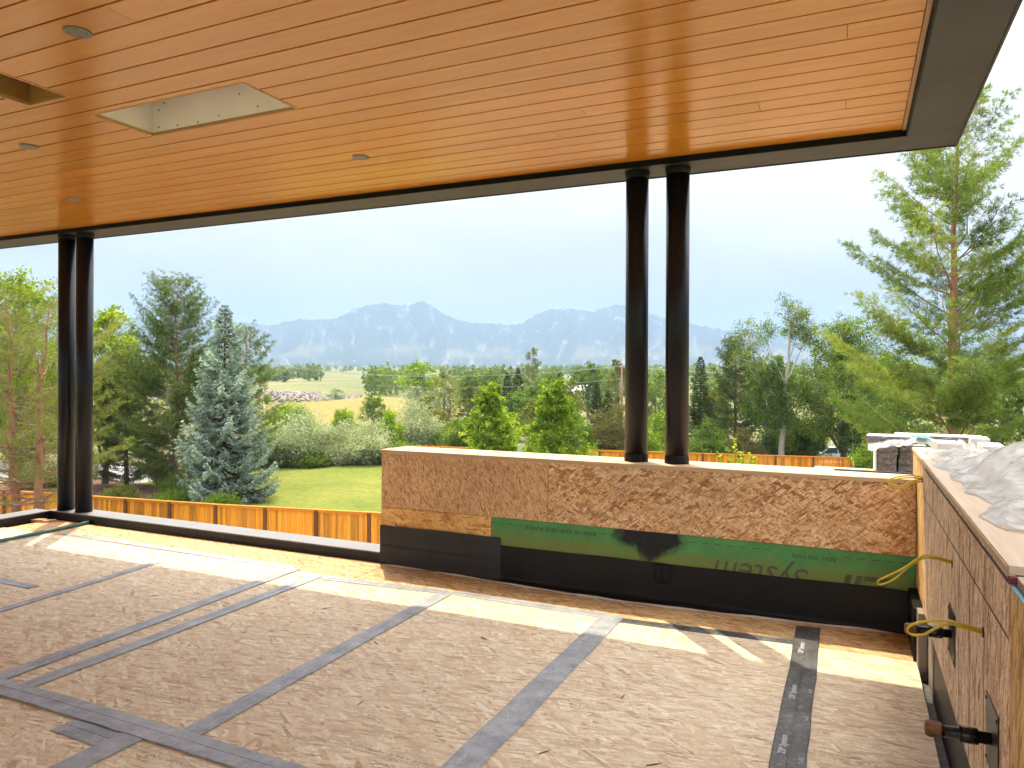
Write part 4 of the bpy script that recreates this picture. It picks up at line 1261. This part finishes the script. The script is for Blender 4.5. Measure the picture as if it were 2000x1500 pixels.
def cones(h, n, seed):
    rr = random.Random(seed); mb = MB()
    for k in range(n):
        z = h*rr.uniform(.80, .955); r_ = (h-z)*.24*rr.uniform(.2, .9)+.05; a = rr.uniform(0, 6.28)
        c = (r_*math.cos(a), r_*math.sin(a), z)
        mb.tube([(c[0], c[1], c[2]), (c[0]*1.02, c[1]*1.02, c[2]-.06), (c[0]*1.03, c[1]*1.03, c[2]-.14)], [.018, .036, .012], 6)
    return mb.mesh('cones', mat_bark('cone_scales', (.16,.06,.03), (.30,.13,.07)), True)

def bush(h, w, leaf, seed, n=9, clusters=18, leaves=24, llen=.11, lwid=.05, up=.3, bark='grey'):
    """many stems from the ground, leaf sprays to the ground on all sides"""
    g = np.random.default_rng(seed); rr = random.Random(seed)
    tb = MB(); C = []; D = []; T = []
    for k in range(n*4):
        a = rr.uniform(0, 6.28); rad = w*.5*math.sqrt(rr.random())
        zt = h*(1-.55*(rad/(w*.5))**2)*rr.uniform(.45, 1.0)
        e = Vector((rad*math.cos(a), rad*math.sin(a), zt)); s = Vector((e.x*.2, e.y*.2, -.1)); m = s.lerp(e, .55)+Vector((0, 0, .1*h))
        tb.tube([s, m, e], [.02+.006*h/4, .012, .004], 4, False)
        tone = rr.gauss(.5, .17)
        for c in range(max(3, clusters//3)):
            u = rr.uniform(.3, 1.05); p = (s.lerp(m, u/.55) if u < .55 else m.lerp(e, (u-.55)/.45))
            p = p+Vector((rr.gauss(0, 1), rr.gauss(0, 1), rr.gauss(0, .6)))*w*.06
            nl = int(leaves*rr.uniform(.6, 1.3))
            C.append(g.normal(size=(nl, 3))*np.array((1, 1, .8))*w*.058+np.array(p))
            out = np.array((math.cos(a)*.5, math.sin(a)*.5, up))
            D.append(unit(g.normal(size=(nl, 3))*.6+out)); T.append(np.clip(g.normal(tone, .2, nl), 0, 1))
    C = np.concatenate(C); C[:, 2] = np.abs(C[:, 2])+.03
    return tb, leaf_object(C, np.concatenate(D), llen, lwid, g, LF[leaf], np.concatenate(T))

Z = GZ
# --- left group
tb, cr = pine(11.2, 6.8, 2.6, 'pine_dry', 21, step=.42, per=5, tilt=(.0, .3), nlen=.19, nwid=.014, needles=11, trunk_r=.24, twin=True, dens=.72, taper=.40, low=26, start_r=.5, bushy=5.0)
assemble('pine_tree', (-30.6, 18.9, Z), tb, 'orange', cr, 'tall pine with two orange trunks in front of the fence at the far left')
tb, cr = broadleaf(14.0, 8.6, 2.5, 'maple', 31, 24, 26, 34, .20, .13, .22, .26)
assemble('maple_tree', (-47.1, 28.9, Z), tb, 'grey', cr, 'yellow green leafy tree behind the twin trunked pine at the far left')
tb, cr = broadleaf(12.4, 7.0, 2.0, 'maple', 32, 20, 26, 32, .20, .13, .2, .28)
assemble('maple_tree', (-46.4, 34.2, Z), tb, 'grey', cr, 'yellow green leafy tree just right of the left columns')
tb, cr = pine(13.7, 7.0, .8, 'pine', 22, step=.36, per=6, tilt=(.15, .5), nlen=.20, nwid=.018, needles=13, trunk_r=.2, taper=.5, start_r=.25, low=14)
assemble('pine_tree', (-39.9, 34.4, Z), tb, 'pinkbrown', cr, 'tallest dark green pine behind the blue spruce, on its left')
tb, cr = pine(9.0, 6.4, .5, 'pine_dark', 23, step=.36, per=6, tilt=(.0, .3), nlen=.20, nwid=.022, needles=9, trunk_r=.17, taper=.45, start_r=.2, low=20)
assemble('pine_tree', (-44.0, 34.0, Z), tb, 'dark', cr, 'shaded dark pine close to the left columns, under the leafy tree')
tb, cr = pine(11.1, 5.4, 1.0, 'pine', 24, step=.40, per=5, tilt=(.2, .5), nlen=.21, nwid=.02, needles=11, trunk_r=.18, taper=.6)
assemble('pine_tree', (-40.3, 40.9, Z), tb, 'pinkbrown', cr, 'pine whose branches show to the right behind the blue spruce')
tb, cr = spruce(11.8, 6.3, 'spruce', 25)
assemble('spruce_tree', (-34.0, 32.8, Z), tb, 'dark', cr, 'blue grey spruce with brown cones near its top', extra=[('cones', cones(11.8, 90, 3))])
for i, (x, y, h, w, lf, lab) in enumerate([
    (-35.4, 30.6, 1.0, 2.6, 'juniper', 'bright low juniper left of the spruce foot, behind the fence'),
    (-31.6, 30.2, .95, 2.2, 'juniper', 'bright low juniper right in front of the spruce foot'),
    (-38.4, 29.4, 1.25, 2.2, 'olive', 'small pale shrub on the mulch near the left columns'),
    (-37.2, 32.4, 1.7, 2.8, 'green', 'dark green mounded shrub left of the spruce'),
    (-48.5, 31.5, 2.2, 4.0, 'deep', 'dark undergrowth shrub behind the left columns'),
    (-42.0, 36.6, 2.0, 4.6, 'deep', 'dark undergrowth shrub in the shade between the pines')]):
    tb, cr = bush(h, w, lf, 40+i, 9, 18, 26, .16, .05, .35)
    assemble('shrub', (x, y, Z+.1), tb, 'dark', cr, lab, 'shrub')
# --- shrubs at the end of the lawn
for i, (x, y, h, w, lf, lab) in enumerate([
    (-42.2, 49.2, 4.6, 6.4, 'silver', 'large silver green shrub at the left end of the lawn hedge'),
    (-38.6, 52.0, 4.1, 6.0, 'silver', 'silver green shrub in the middle of the lawn hedge'),
    (-38.0, 60.0, 5.2, 5.4, 'silver', 'taller silver shrub left of the feathery olive tree'),
    (-43.6, 46.0, 3.6, 3.6, 'silver', 'silver shrub half hidden by the spruce'),
    (-48.8, 63.4, 4.7, 2.6, 'bright', 'small round bright green tree above the silver hedge'),
    (-38.4, 56.2, 4.4, 3.0, 'bright', 'bright green shrub between the silver shrubs'),
    (-58.6, 66.5, 4.5, 5.4, 'bright', 'yellow green bush behind the hedge, right beside the spruce'),
    (-35.2, 53.4, 1.6, 4.2, 'green', 'low green shrub at the right end of the lawn'),
    (-40.6, 48.4, 1.3, 3.0, 'green', 'low green shrub at the foot of the hedge'),
    (-33.6, 60.6, 3.6, 4.2, 'green', 'leafy green shrub in the hedge below the feathery tree')]):
    tb, cr = bush(h, w, lf, 60+i, 20, 24, 44, .24, .085, .5)
    assemble('shrub', (x, y, Z), tb, 'grey', cr, lab, 'shrub')
# --- middle distance
tb, cr = broadleaf(8.3, 5.4, 1.0, 'olive', 71, 18, 20, 26, .17, .06, .13, .30, multi=3)
assemble('olive_tree', (-44.2, 76.5, Z), tb, 'grey', cr, 'feathery olive green tree left of the two bright young trees')
tb, cr = broadleaf(7.4, 3.3, 1.2, 'bright', 72, 30, 20, 22, .20, .11, .07, .25)
assemble('young_tree', (-18.7, 37.6, Z), tb, 'grey', cr, 'left one of the two bright yellow green young trees behind the parapet')
tb, cr = broadleaf(7.6, 3.6, 1.0, 'bright', 73, 32, 20, 22, .20, .11, .07, .25)
assemble('young_tree', (-14.7, 37.3, Z), tb, 'grey', cr, 'right one of the two bright yellow green young trees behind the parapet')
for i, (x, y, h, w, lf, lab) in enumerate([
    (-13.6, 38.8, 4.0, 3.6, 'bright', 'bright bush sloping down right of the right young tree'),
    (-16.9, 39.8, 4.4, 2.6, 'bright', 'bright bush filling the gap between the two young trees'),
    (-18.6, 59.5, 5.8, 4.0, 'brown', 'olive brown shrub left beside the parapet columns'),
    (-20.4, 57.6, 4.4, 3.4, 'green', 'green shrub behind the right young tree'),
    (-15.6, 58.8, 3.6, 3.2, 'bright', 'light green shrub low behind the left parapet column'),
    (-10.9, 61.0, 4.8, 3.4, 'green', 'grey green shrub right of the parapet columns'),
    (-8.2, 63.0, 3.4, 3.6, 'brown', 'brownish shrub under the dark pine'),
    (-3.4, 66.8, 5.6, 4.6, 'deep', 'dark shrub in front of the white car'),
    (1.4, 61.5, 6.6, 4.4, 'deep', 'dark shrub under the elm on its right side'),
    (-5.6, 68.5, 4.5, 4.4, 'deep', 'dark shrub behind the cottonwood trunk'),
    (.9, 50.2, 3.7, 2.8, 'juniper', 'light green shrub at the corner of the far fence'),
    (4.4, 24.0, 6.9, 2.6, 'olive', 'yellowish shrub top at the right picture edge')]):
    tb, cr = bush(h, w, lf, 80+i, 16, 24, 36, .17, .08, .4)
    assemble('shrub', (x, y, Z), tb, 'grey', cr, lab, 'shrub')
tb, cr = spruce(9.4, 4.2, 'pine_dark', 26, step=.34, nlen=.2, nwid=.07, dens=.8, k_needle=2)
for p in (0,): assemble('fir_tree', (-12.8, 69.0, Z), tb, 'dark', cr, 'pointed dark fir right of the parapet columns')
tb, cr = pine(11.1, 5.4, .8, 'pine_dark', 27, step=.45, per=5, tilt=(.1, .5), nlen=.2, nwid=.04, needles=8, taper=.5, start_r=.2)
assemble('pine_tree', (-9.6, 68.3, Z), tb, 'dark', cr, 'dark pine under the left side of the tall cottonwood')
# tall thinning cottonwood with pale trunk and dead top twigs
lob = [(-2.6, -.3, 10.6, 1.7), (-3.3, .2, 9.2, 1.2), (-1.7, .5, 11.6, 1.3), (.4, .0, 13.0, 1.3), (1.3, .3, 12.2, 1.2), (1.7, -.2, 10.9, 1.0), (.6, .5, 11.4, 1.1), (-2.1, -.6, 8.3, 1.3),
       (-1.2, -.4, 6.2, 1.6), (.6, -.5, 5.6, 1.5), (-.4, -.7, 4.4, 1.5), (-2.0, .0, 5.2, 1.4), (1.5, .2, 6.6, 1.3), (-.6, .1, 7.6, 1.4)]
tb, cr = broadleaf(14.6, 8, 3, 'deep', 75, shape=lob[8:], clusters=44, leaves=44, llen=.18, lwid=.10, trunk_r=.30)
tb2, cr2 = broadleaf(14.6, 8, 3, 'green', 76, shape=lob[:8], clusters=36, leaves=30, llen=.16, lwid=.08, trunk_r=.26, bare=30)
tb.add(tb2.v, tb2.f)
assemble('cottonwood_tree', (-5.2, 63.6, Z), tb2, 'pale', cr2, 'tall thinning cottonwood with pale trunk and bare top twigs', extra=[('lower_crown', cr)])
tb, cr = broadleaf(12.4, 7.6, 2.0, 'green', 77, 30, 32, 44, .18, .09, .25, .30, droop=.15)
assemble('elm_tree', (-.6, 64.5, Z), tb, 'dark', cr, 'rounded green elm between the cottonwood and the big pine')
tb, cr = broadleaf(7.9, 4.4, 1.0, 'green', 78, 14, 20, 26, .18, .09, .12, .3)
grn = (tb, cr)
assemble('broadleaf_tree', (-16.9, 69.3, Z), tb, 'grey', cr, 'green tree seen between the two parapet columns')
# --- big pine on the right
tb, cr = pine(16.8, 7.9, 1.2, 'pine_big', 28, step=.80, per=5, tilt=(.22, .50), nlen=.20, nwid=.018, needles=15, trunk_r=.27, taper=.62, droop=.06, irregular=.22, start_r=.28, bushy=10)
assemble('pine_tree', (3.0, 27.8, Z), tb, 'orange', cr, 'big pine with reddish trunk rising past the roof corner at the right')
# young shoots just over the parapet
g = np.random.default_rng(9); tb = MB(); C = []; D = []
tb.tube([(0, 0, -.2), (.05, 0, 3.0), (0, 0, 5.4)], [.05, .035, .02], 6)
for k, (sx, sz) in enumerate([(-.37, 6.12), (-.20, 6.22), (-.02, 6.42), (.12, 6.15), (.26, 6.10), (.36, 6.05), (-.28, 5.95), (.05, 6.0)]):
    s = Vector((0, 0, 5.4)); e = Vector((sx, .1*math.sin(k*2), sz+.22)); tb.tube([s, s.lerp(e, .5)+Vector((sx*.2, 0, -.05)), e], [.012, .008, .003], 4, False)
    for j in range(34):
        u = .35+.65*j/34; p = s.lerp(e, u); C.append(np.array(p)+g.normal(0, .012, 3)); a = j*2.4
        D.append((math.cos(a), math.sin(a), .5))
C = np.array(C); D = unit(np.array(D)); cr = leaf_object(C+D*.035, D, .09, .055, g, LF['bright'])
assemble('young_tree', (-2.0, 14.5, Z), tb, 'grey', cr, 'bright leafy shoots showing just above the parapet right of the columns')

# --- far trees: copies of a few grown specimens
far_kinds = {
 'round': broadleaf(10, 9.5, 1.2, 'green', 91, 20, 16, 18, .42, .26, .3, .28),
 'yellow': broadleaf(10, 9.0, 1.0, 'bright', 92, 20, 16, 18, .42, .26, .3, .28),
 'silver': broadleaf(10, 9.5, .8, 'silver', 93, 18, 14, 18, .38, .2, .3, .28),
 'olive': broadleaf(10, 6.0, .8, 'olive', 95, 18, 14, 20, .36, .18, .25, .28),
 'conifer': spruce(10, 4.6, 'pine_dark', 94, step=.5, nlen=.34, nwid=.13, dens=.75, k_needle=2),
 'dry': pine(10, 3.4, 1.0, 'pine_dry', 96, step=.6, per=4, tilt=(.2, .5), nlen=.3, nwid=.07, needles=5, taper=.5),
}
far_kinds['dry'] = (far_kinds['dry'][0][0].add(far_kinds['dry'][0][1].v, far_kinds['dry'][0][1].f), far_kinds['dry'][1])
far_me = {k: (tb_.mesh('trunk', BK['dark' if k == 'conifer' else 'grey'], True), c_) for k, (tb_, c_) in far_kinds.items()}
def far_tree(kind, x, y, h, w, label, rz, grp='trees in the middle distance'):
    ow = {'round': 9.5, 'yellow': 9.0, 'silver': 9.5, 'olive': 6.0, 'conifer': 4.6, 'dry': 3.4}[kind]
    r = empty({'conifer': 'fir_tree', 'dry': 'pine_tree'}.get(kind, 'broadleaf_tree'), (x, y, Z), label, 'tree', grp)
    link('trunk', far_me[kind][0], r); link('crown', far_me[kind][1], r)
    r.scale = (w/ow, w/ow, h/10); r.rotation_euler = (0, 0, rz)
for i, (k, x, y, h, w, lab) in enumerate([
    ('yellow', -101.4, 162.4, 10.4, 13.5, 'big round light green tree standing on the plain right of the grass bank'),
    ('silver', -64.3, 102.5, 5.8, 6.6, 'greyish silver tree in front of the big round plain tree'),
    ('silver', -70.0, 118.0, 5.2, 6.0, 'smaller silver tree left behind the feathery olive'),
    ('dry', -43.4, 101.1, 11.3, 3.0, 'thin brownish pine standing above the trees near the middle'),
    ('conifer', -47.4, 104.8, 8.8, 4.2, 'dark conifer left of the thin brownish pine'),
    ('conifer', -50.2, 106.8, 8.0, 4.0, 'dark conifer farther left of the thin brownish pine'),
    ('round', -42.3, 123.7, 9.4, 9.0, 'grey green rounded tree above the right young tree'),
    ('conifer', -26.8, 81.2, 7.0, 2.9, 'slim dark conifer left of the parapet columns'),
    ('olive', -31.8, 106.5, 10.0, 4.4, 'slim pale green tree touching the left parapet column'),
    ('round', -65.8, 123.8, 8.0, 7.0, 'rounded tree between the feathery olive and the left young tree'),
    ('round', -54.9, 139.9, 8.6, 6.5, 'rounded tree behind the gap between the two young trees'),
    ('round', -76.1, 152.1, 8.4, 8.0, 'rounded tree far behind the feathery olive'),
    ('olive', -24.5, 92.0, 6.6, 4.6, 'yellowish tree left behind the parapet columns'),
    ('olive', -34.5, 92.0, 6.8, 5.4, 'olive tree behind the right young tree'),
    ('olive', -30.0, 70.5, 5.2, 4.6, 'olive tree low behind the right young tree'),
    ('round', -36.0, 78.0, 5.4, 5.6, 'green tree behind the gap between the young trees'),
    ('conifer', -18.6, 82.3, 7.4, 3.4, 'dark conifer between the two parapet columns'),
    ('round', -13.6, 84.0, 6.8, 6.0, 'green tree behind the pointed dark fir'),
    ('round', -7.4, 80.8, 9.6, 6.2, 'green tree behind the cottonwood'),
    ('round', 3.8, 84.0, 9.8, 8.0, 'green tree behind the elm'),
    ('round', 9.5, 62.0, 8.4, 8.6, 'green tree low behind the big pine'),
    ('round', 16.0, 60.0, 8.0, 8.6, 'green tree at the right edge behind the big pine'),
    ('olive', 11.0, 40.0, 6.6, 6.0, 'yellowish green tree at the far right under the big pine'),
    ('round', -64.0, 40.0, 9.0, 9.0, 'green tree in the gap behind the left maple'),
    ('round', -60.0, 33.5, 7.4, 6.0, 'lower green tree at the left edge behind the twin trunked pine'),
    ('silver', -118.0, 150.0, 4.0, 9.0, 'low silver shrubby tree at the far end of the grass bank'),
    ('yellow', -125.6, 134.0, 2.6, 2.6, 'tiny round green tree on the rock bank'),
    ('round', -62.0, 87.0, 4.6, 5.0, 'green tree at the foot of the grass bank'),
    ('olive', -40.5, 66.0, 5.4, 4.8, 'olive tree low right of the silver hedge'),
    ('yellow', -27.5, 56.5, 4.8, 5.4, 'light green tree low behind the left young tree'),
    ('round', -24.5, 62.5, 5.8, 6.0, 'dense green tree right behind the gap of the young trees'),
    ('olive', -47.0, 88.0, 6.2, 5.6, 'olive tree right behind the feathery tree'),
    ('round', -38.5, 88.5, 6.0, 6.4, 'green tree filling the middle behind the left young tree'),
    ('conifer', -22.6, 72.0, 6.2, 3.0, 'dark conifer low left of the parapet columns'),
    ('olive', -13.0, 76.5, 6.0, 5.0, 'olive tree low right of the parapet columns'),
    ('yellow', -15.0, 63.5, 4.4, 3.8, 'light green tree low between the two parapet columns')]):
    far_tree(k, x, y, h, w, lab, i*1.7)

# --- woodland of the plain: one far mass
def woodland():
    g = np.random.default_rng(77); C = []; S = []; T = []
    for k in range(2600):
        a = R(g.uniform(-26, 66)); r = 230*math.exp(g.uniform(0, 1)**.9*2.55)
        x, y = -r*math.sin(a), r*math.cos(a)
        if r < 420 and (36 < math.degrees(a) < 47): continue
        patch = N3(x*.004, y*.004, 3)
        if patch < -.12 and r > 330: continue
        z0 = GZ + ((r-260)*.0135*(.35+.65*math.cos(a)) if r > 260 else 0)
        hh = g.uniform(5, 11); ww = hh*g.uniform(.7, 1.2); n = int(46*min(1, 420/r)+16)
        d = unit(g.normal(size=(n, 3)))
        rad = g.uniform(.45, 1.05, (n, 1))
        p = d*rad*np.array((ww*.5, ww*.5, hh*.5))+np.array((x, y, z0+hh*.5))
        C.append(p); S.append(np.full(n, (.9 if r < 420 else 1.5)*hh/8*g.uniform(.8, 1.2))); T.append(np.clip(g.normal(g.uniform(.2, .8), .15, n), 0, 1))
    C = np.concatenate(C); S = np.concatenate(S)[:, None]; T = np.concatenate(T); n = len(C)
    A = rand_dirs(g, n); B = unit(np.cross(A, rand_dirs(g, n)))
    V, F = quads(C, A*S*.8, B*S*.6)
    return np_mesh('woodland', V, F, LF['far'], T)
tag(link('woodland', woodland()), 'far belt of trees across the plain below the mountains', 'woodland', kind='stuff')

# ------------------------------------------------------------------ fences
def fence(A0, A1, npanel, label, lower=0.0, group='stained cedar fences', detail=True, seed=1, posts=True):
    A0 = Vector((*A0, Z)); A1 = Vector((*A1, Z)); d = (A1-A0); Ln = d.length; ang = math.atan2(d.y, d.x)
    r = empty('cedar_fence', A0, label, 'fence', group); r.rotation_euler = (0, 0, ang)
    rr = random.Random(seed); bay = Ln/npanel; H = 1.83
    pm = MB().box(-.075, .075, -.07, .06, -.1, H-.02).mesh('post', M_POST)
    boards = [MB().box(-.066, .066, -.009, .009, .04, H-.05).mesh('board', M_FENCE)]
    rail = MB().box(.0, bay, -.06, .06, H-.018, H+.02).mesh('cap_rail', M_FENCE_RAIL)
    rail2 = MB().box(.056, bay-.056, -.034, .004, 1.60, 1.69).mesh('rail', M_FENCE_RAIL)
    trim = MB().box(.056, bay-.056, -.040, -.012, H-.11, H-.019).mesh('trim_board', M_FENCE_RAIL)
    for k in range(npanel+1):
        link('post', pm, r, (k*bay, -.01, 0))
    for k in range(npanel):
        link('cap_rail', rail, r, (k*bay, 0, 0)); link('trim_board', trim, r, (k*bay, 0, 0))
        nb = int((bay-.11)/.139); w = (bay-.11)/nb
        for j in range(nb):
            link('board', boards[0], r, (k*bay+.055+(j+.5)*w, .006+.020*(j % 2)+rr.uniform(-.002, .002), rr.uniform(-.006, .006)))
    return r
fence((-43.8, 22.4), (-26.2, 24.8), 7, 'orange cedar fence with brown posts running behind the left columns')
fence((-26.2, 24.8), (-16.4, 26.75), 4, 'orange cedar fence with brown posts in front of the lawn', seed=2)
fence((-20.6, 55.0), (-.1, 58.8), 8, 'far orange cedar fence behind the parapet columns', seed=3)
fence((-.1, 58.8), (.1, 50.4), 3, 'short return of the far cedar fence at its right corner', seed=4)
fence((-33.0, 51.8), (-27.8, 52.6), 2, 'far piece of cedar fence left of the young trees', seed=5)

# ------------------------------------------------------------------ parked cars behind the far fence
def mat_car(name, c):
    t = NT(name); return t.bsdf(c, .25, .5, 0, None, Coat_Weight=.8, Coat_Roughness=.05)
M_GLASS = NT('car_glass').bsdf((.05,.07,.08), .08, .8)
M_TYRE = plain('tyre', (.02,.02,.02), .8); M_RIM = plain('rim', (.45,.45,.46), .35, .8)
M_LAMP = plain('lamp_lens', (.6,.6,.58), .2)
def car(x, y, rz, paint, label):
    r = empty('parked_car', (x, y, Z+.06), label, 'car', 'cars parked behind the far fence'); r.rotation_euler = (0, 0, rz)
    prof = [(-2.2, .38), (-2.28, .62), (-2.22, .90), (-1.35, 1.00), (1.25, 1.02), (2.10, .96), (2.22, .70), (2.15, .36)]
    mb = MB(); n = len(prof)
    for sy, ins in ((-.88, .05), (-.92, 0), (.92, 0), (.88, .05)):
        for px_, pz in prof: mb.v.append((px_*(1-ins*.4), sy, pz-(ins*.6 if pz > .8 else -ins*.4)))
    for s in range(3):
        for i in range(n): a, b = s*n+i, s*n+(i+1) % n; mb.f.append((a, b, b+n, a+n))
    mb.f += [tuple(range(n)), tuple(reversed(range(3*n, 4*n)))]
    mb.build('body', paint, r, bevel=.04)
    cab = [(-1.05, .98), (-.42, 1.46), (.95, 1.50), (1.75, 1.0)]
    mg = MB()
    for sy, top in ((-1, 0), (1, 0)):
        for px_, pz in cab: mg.v.append((px_, sy*(.84 if pz < 1.1 else .68), pz-.02))
    mg.f += [(0, 1, 2, 3), (7, 6, 5, 4), (0, 4, 5, 1), (2, 6, 7, 3), (1, 5, 6, 2)]
    mg.build('windows', M_GLASS, r)
    mr_ = MB()
    mr_.add([(-.44, -.70, 1.45), (.97, -.70, 1.49), (.97, .70, 1.49), (-.44, .70, 1.45), (-.35, -.6, 1.50), (.85, -.6, 1.535), (.85, .6, 1.535), (-.35, .6, 1.50)],
            [(0, 3, 2, 1), (4, 5, 6, 7), (0, 1, 5, 4), (1, 2, 6, 5), (2, 3, 7, 6), (3, 0, 4, 7)])
    for sy in (-1, 1):
        for a, b in zip(cab[:-1], cab[1:]):
            if a[1] > 1.1 and b[1] > 1.1: continue
            f = lambda q: (q[0], sy*(.85 if q[1] < 1.1 else .69), q[1]-.01)
            mr_.tube([f(a), f(b)], .035, 5)
        mr_.tube([(.28, sy*.85, 1.0), (.24, sy*.69, 1.48)], .035, 5)
    mr_.build('roof', paint, r, True)
    for wx in (-1.38, 1.36):
        for sy in (-1, 1):
            w = MB().tube([(wx, sy*.76, .33), (wx, sy*.95, .33)], .33, 20).build('tyre', M_TYRE, r, True)
            MB().tube([(wx, sy*.94, .33), (wx, sy*.962, .33)], .20, 14).build('rim', M_RIM, w)
    for sy in (-1, 1):
        MB().box(-2.29, -2.18, sy*.66-.16, sy*.66+.16, .66, .80).build('headlight', M_LAMP, r, bevel=.02)
        MB().box(2.10, 2.24, sy*.70-.12, sy*.70+.12, .70, .86).build('tail_light', plain('red_lens', (.3,.01,.01), .3), r, bevel=.02)
    return r
car(-9.6, 66.0, .25, mat_car('pale_blue_paint', (.42,.50,.55)), 'pale blue parked car half hidden behind the far fence')
car(-6.4, 70.6, .15, mat_car('silver_paint', (.55,.56,.57)), 'silver parked car left of the cottonwood trunk')
car(-1.6, 70.2, .18, mat_car('white_paint', (.75,.76,.77)), 'white parked car between shrubs right of the cottonwood trunk')

# ------------------------------------------------------------------ utility line, far house
def utility_pole(x, y, h, rz, label):
    r = empty('utility_pole', (x, y, Z), label, 'utility pole', 'utility poles'); r.rotation_euler = (0, 0, rz)
    MB().tube([(0, 0, 0), (0, 0, h)], [.17, .11], 10).build('pole', BK['pinkbrown'], r, True)
    MB().box(-.06, .06, -1.2, 1.2, h-.75, h-.62).build('crossarm', BK['pinkbrown'], r)
    for yy in (-1.1, 0, 1.1): MB().lathe([(.03, 0), (.06, .05), (.03, .12)], 8, (0, yy, h-.62)).build('insulator', M_COPING, r)
utility_pole(-29.9, 101.9, 9.4, .5, 'brown utility pole beside the left parapet column')
utility_pole(-104, 104, 10.6, .5, 'utility pole hidden behind the blue spruce')
M_WIRE = plain('grey_wire', (.20,.20,.20), .5)
for k, (dz, s) in enumerate([(0, -1.1), (.02, 1.1), (-1.8, 0)]):
    a = Vector((-29.9, 101.9+s*.9, Z+9.4-.5+dz)); b = Vector((-104, 104+s*.9, Z+10.6-.5+dz))
    c_ = Vector((28, 88+s*.9, Z+9.6+dz))
    pts = []
    for (p, q, sag) in ((b, a, 2.2), (a, c_, 1.5)):
        for i in range(16):
            t = i/16; pts.append(p.lerp(q, t)+Vector((0, 0, -sag*4*t*(1-t))))
    pts.append(c_)
    o = MB().tube(pts, .022, 5).build('power_line', M_WIRE, None, True)
    tag(o, ['upper left wire of the power line across the plain', 'upper right wire of the power line across the plain', 'lowest wire of the power line across the plain'][k], 'wire', 'wires of the power line')
hs = empty('far_house', (-74, 200, Z), 'small far white house among trees above the right young tree', 'house')
MB().box(-6, 6, -4, 4, 0, 2.8).build('wall', M_DRYWALL, hs)
MB().add([(-6.5, -4.5, 2.8), (6.5, -4.5, 2.8), (6.5, 4.5, 2.8), (-6.5, 4.5, 2.8), (-6.5, 0, 4.6), (6.5, 0, 4.6)], [(0, 1, 5, 4), (2, 3, 4, 5), (0, 4, 3), (1, 2, 5), (0, 3, 2, 1)]).build('roof', plain('pale_roof', (.60,.60,.60), .6), hs)
for x in (-4, -1.2, 2, 4.4): MB().box(x-.5, x+.5, -4.03, -3.99, .9, 2.1).build('window', M_GLASS, hs)

# ------------------------------------------------------------------ haze over the plain
HZ = NT('haze_air')
vol = HZ.t.nodes.new('ShaderNodeVolumePrincipled')
vol.inputs['Color'].default_value = (.35, .53, .79, 1)
vol.inputs['Density'].default_value = 2.3e-4
vol.inputs['Anisotropy'].default_value = 0.0
HZ.t.links.new(vol.outputs[0], HZ.out.inputs['Volume'])
o = MB().box(-7600, 7600, -7600, 7600, GZ-8, 520).build('haze', HZ.m); tag(o, 'pale blue haze over the whole plain', 'haze', kind='stuff')
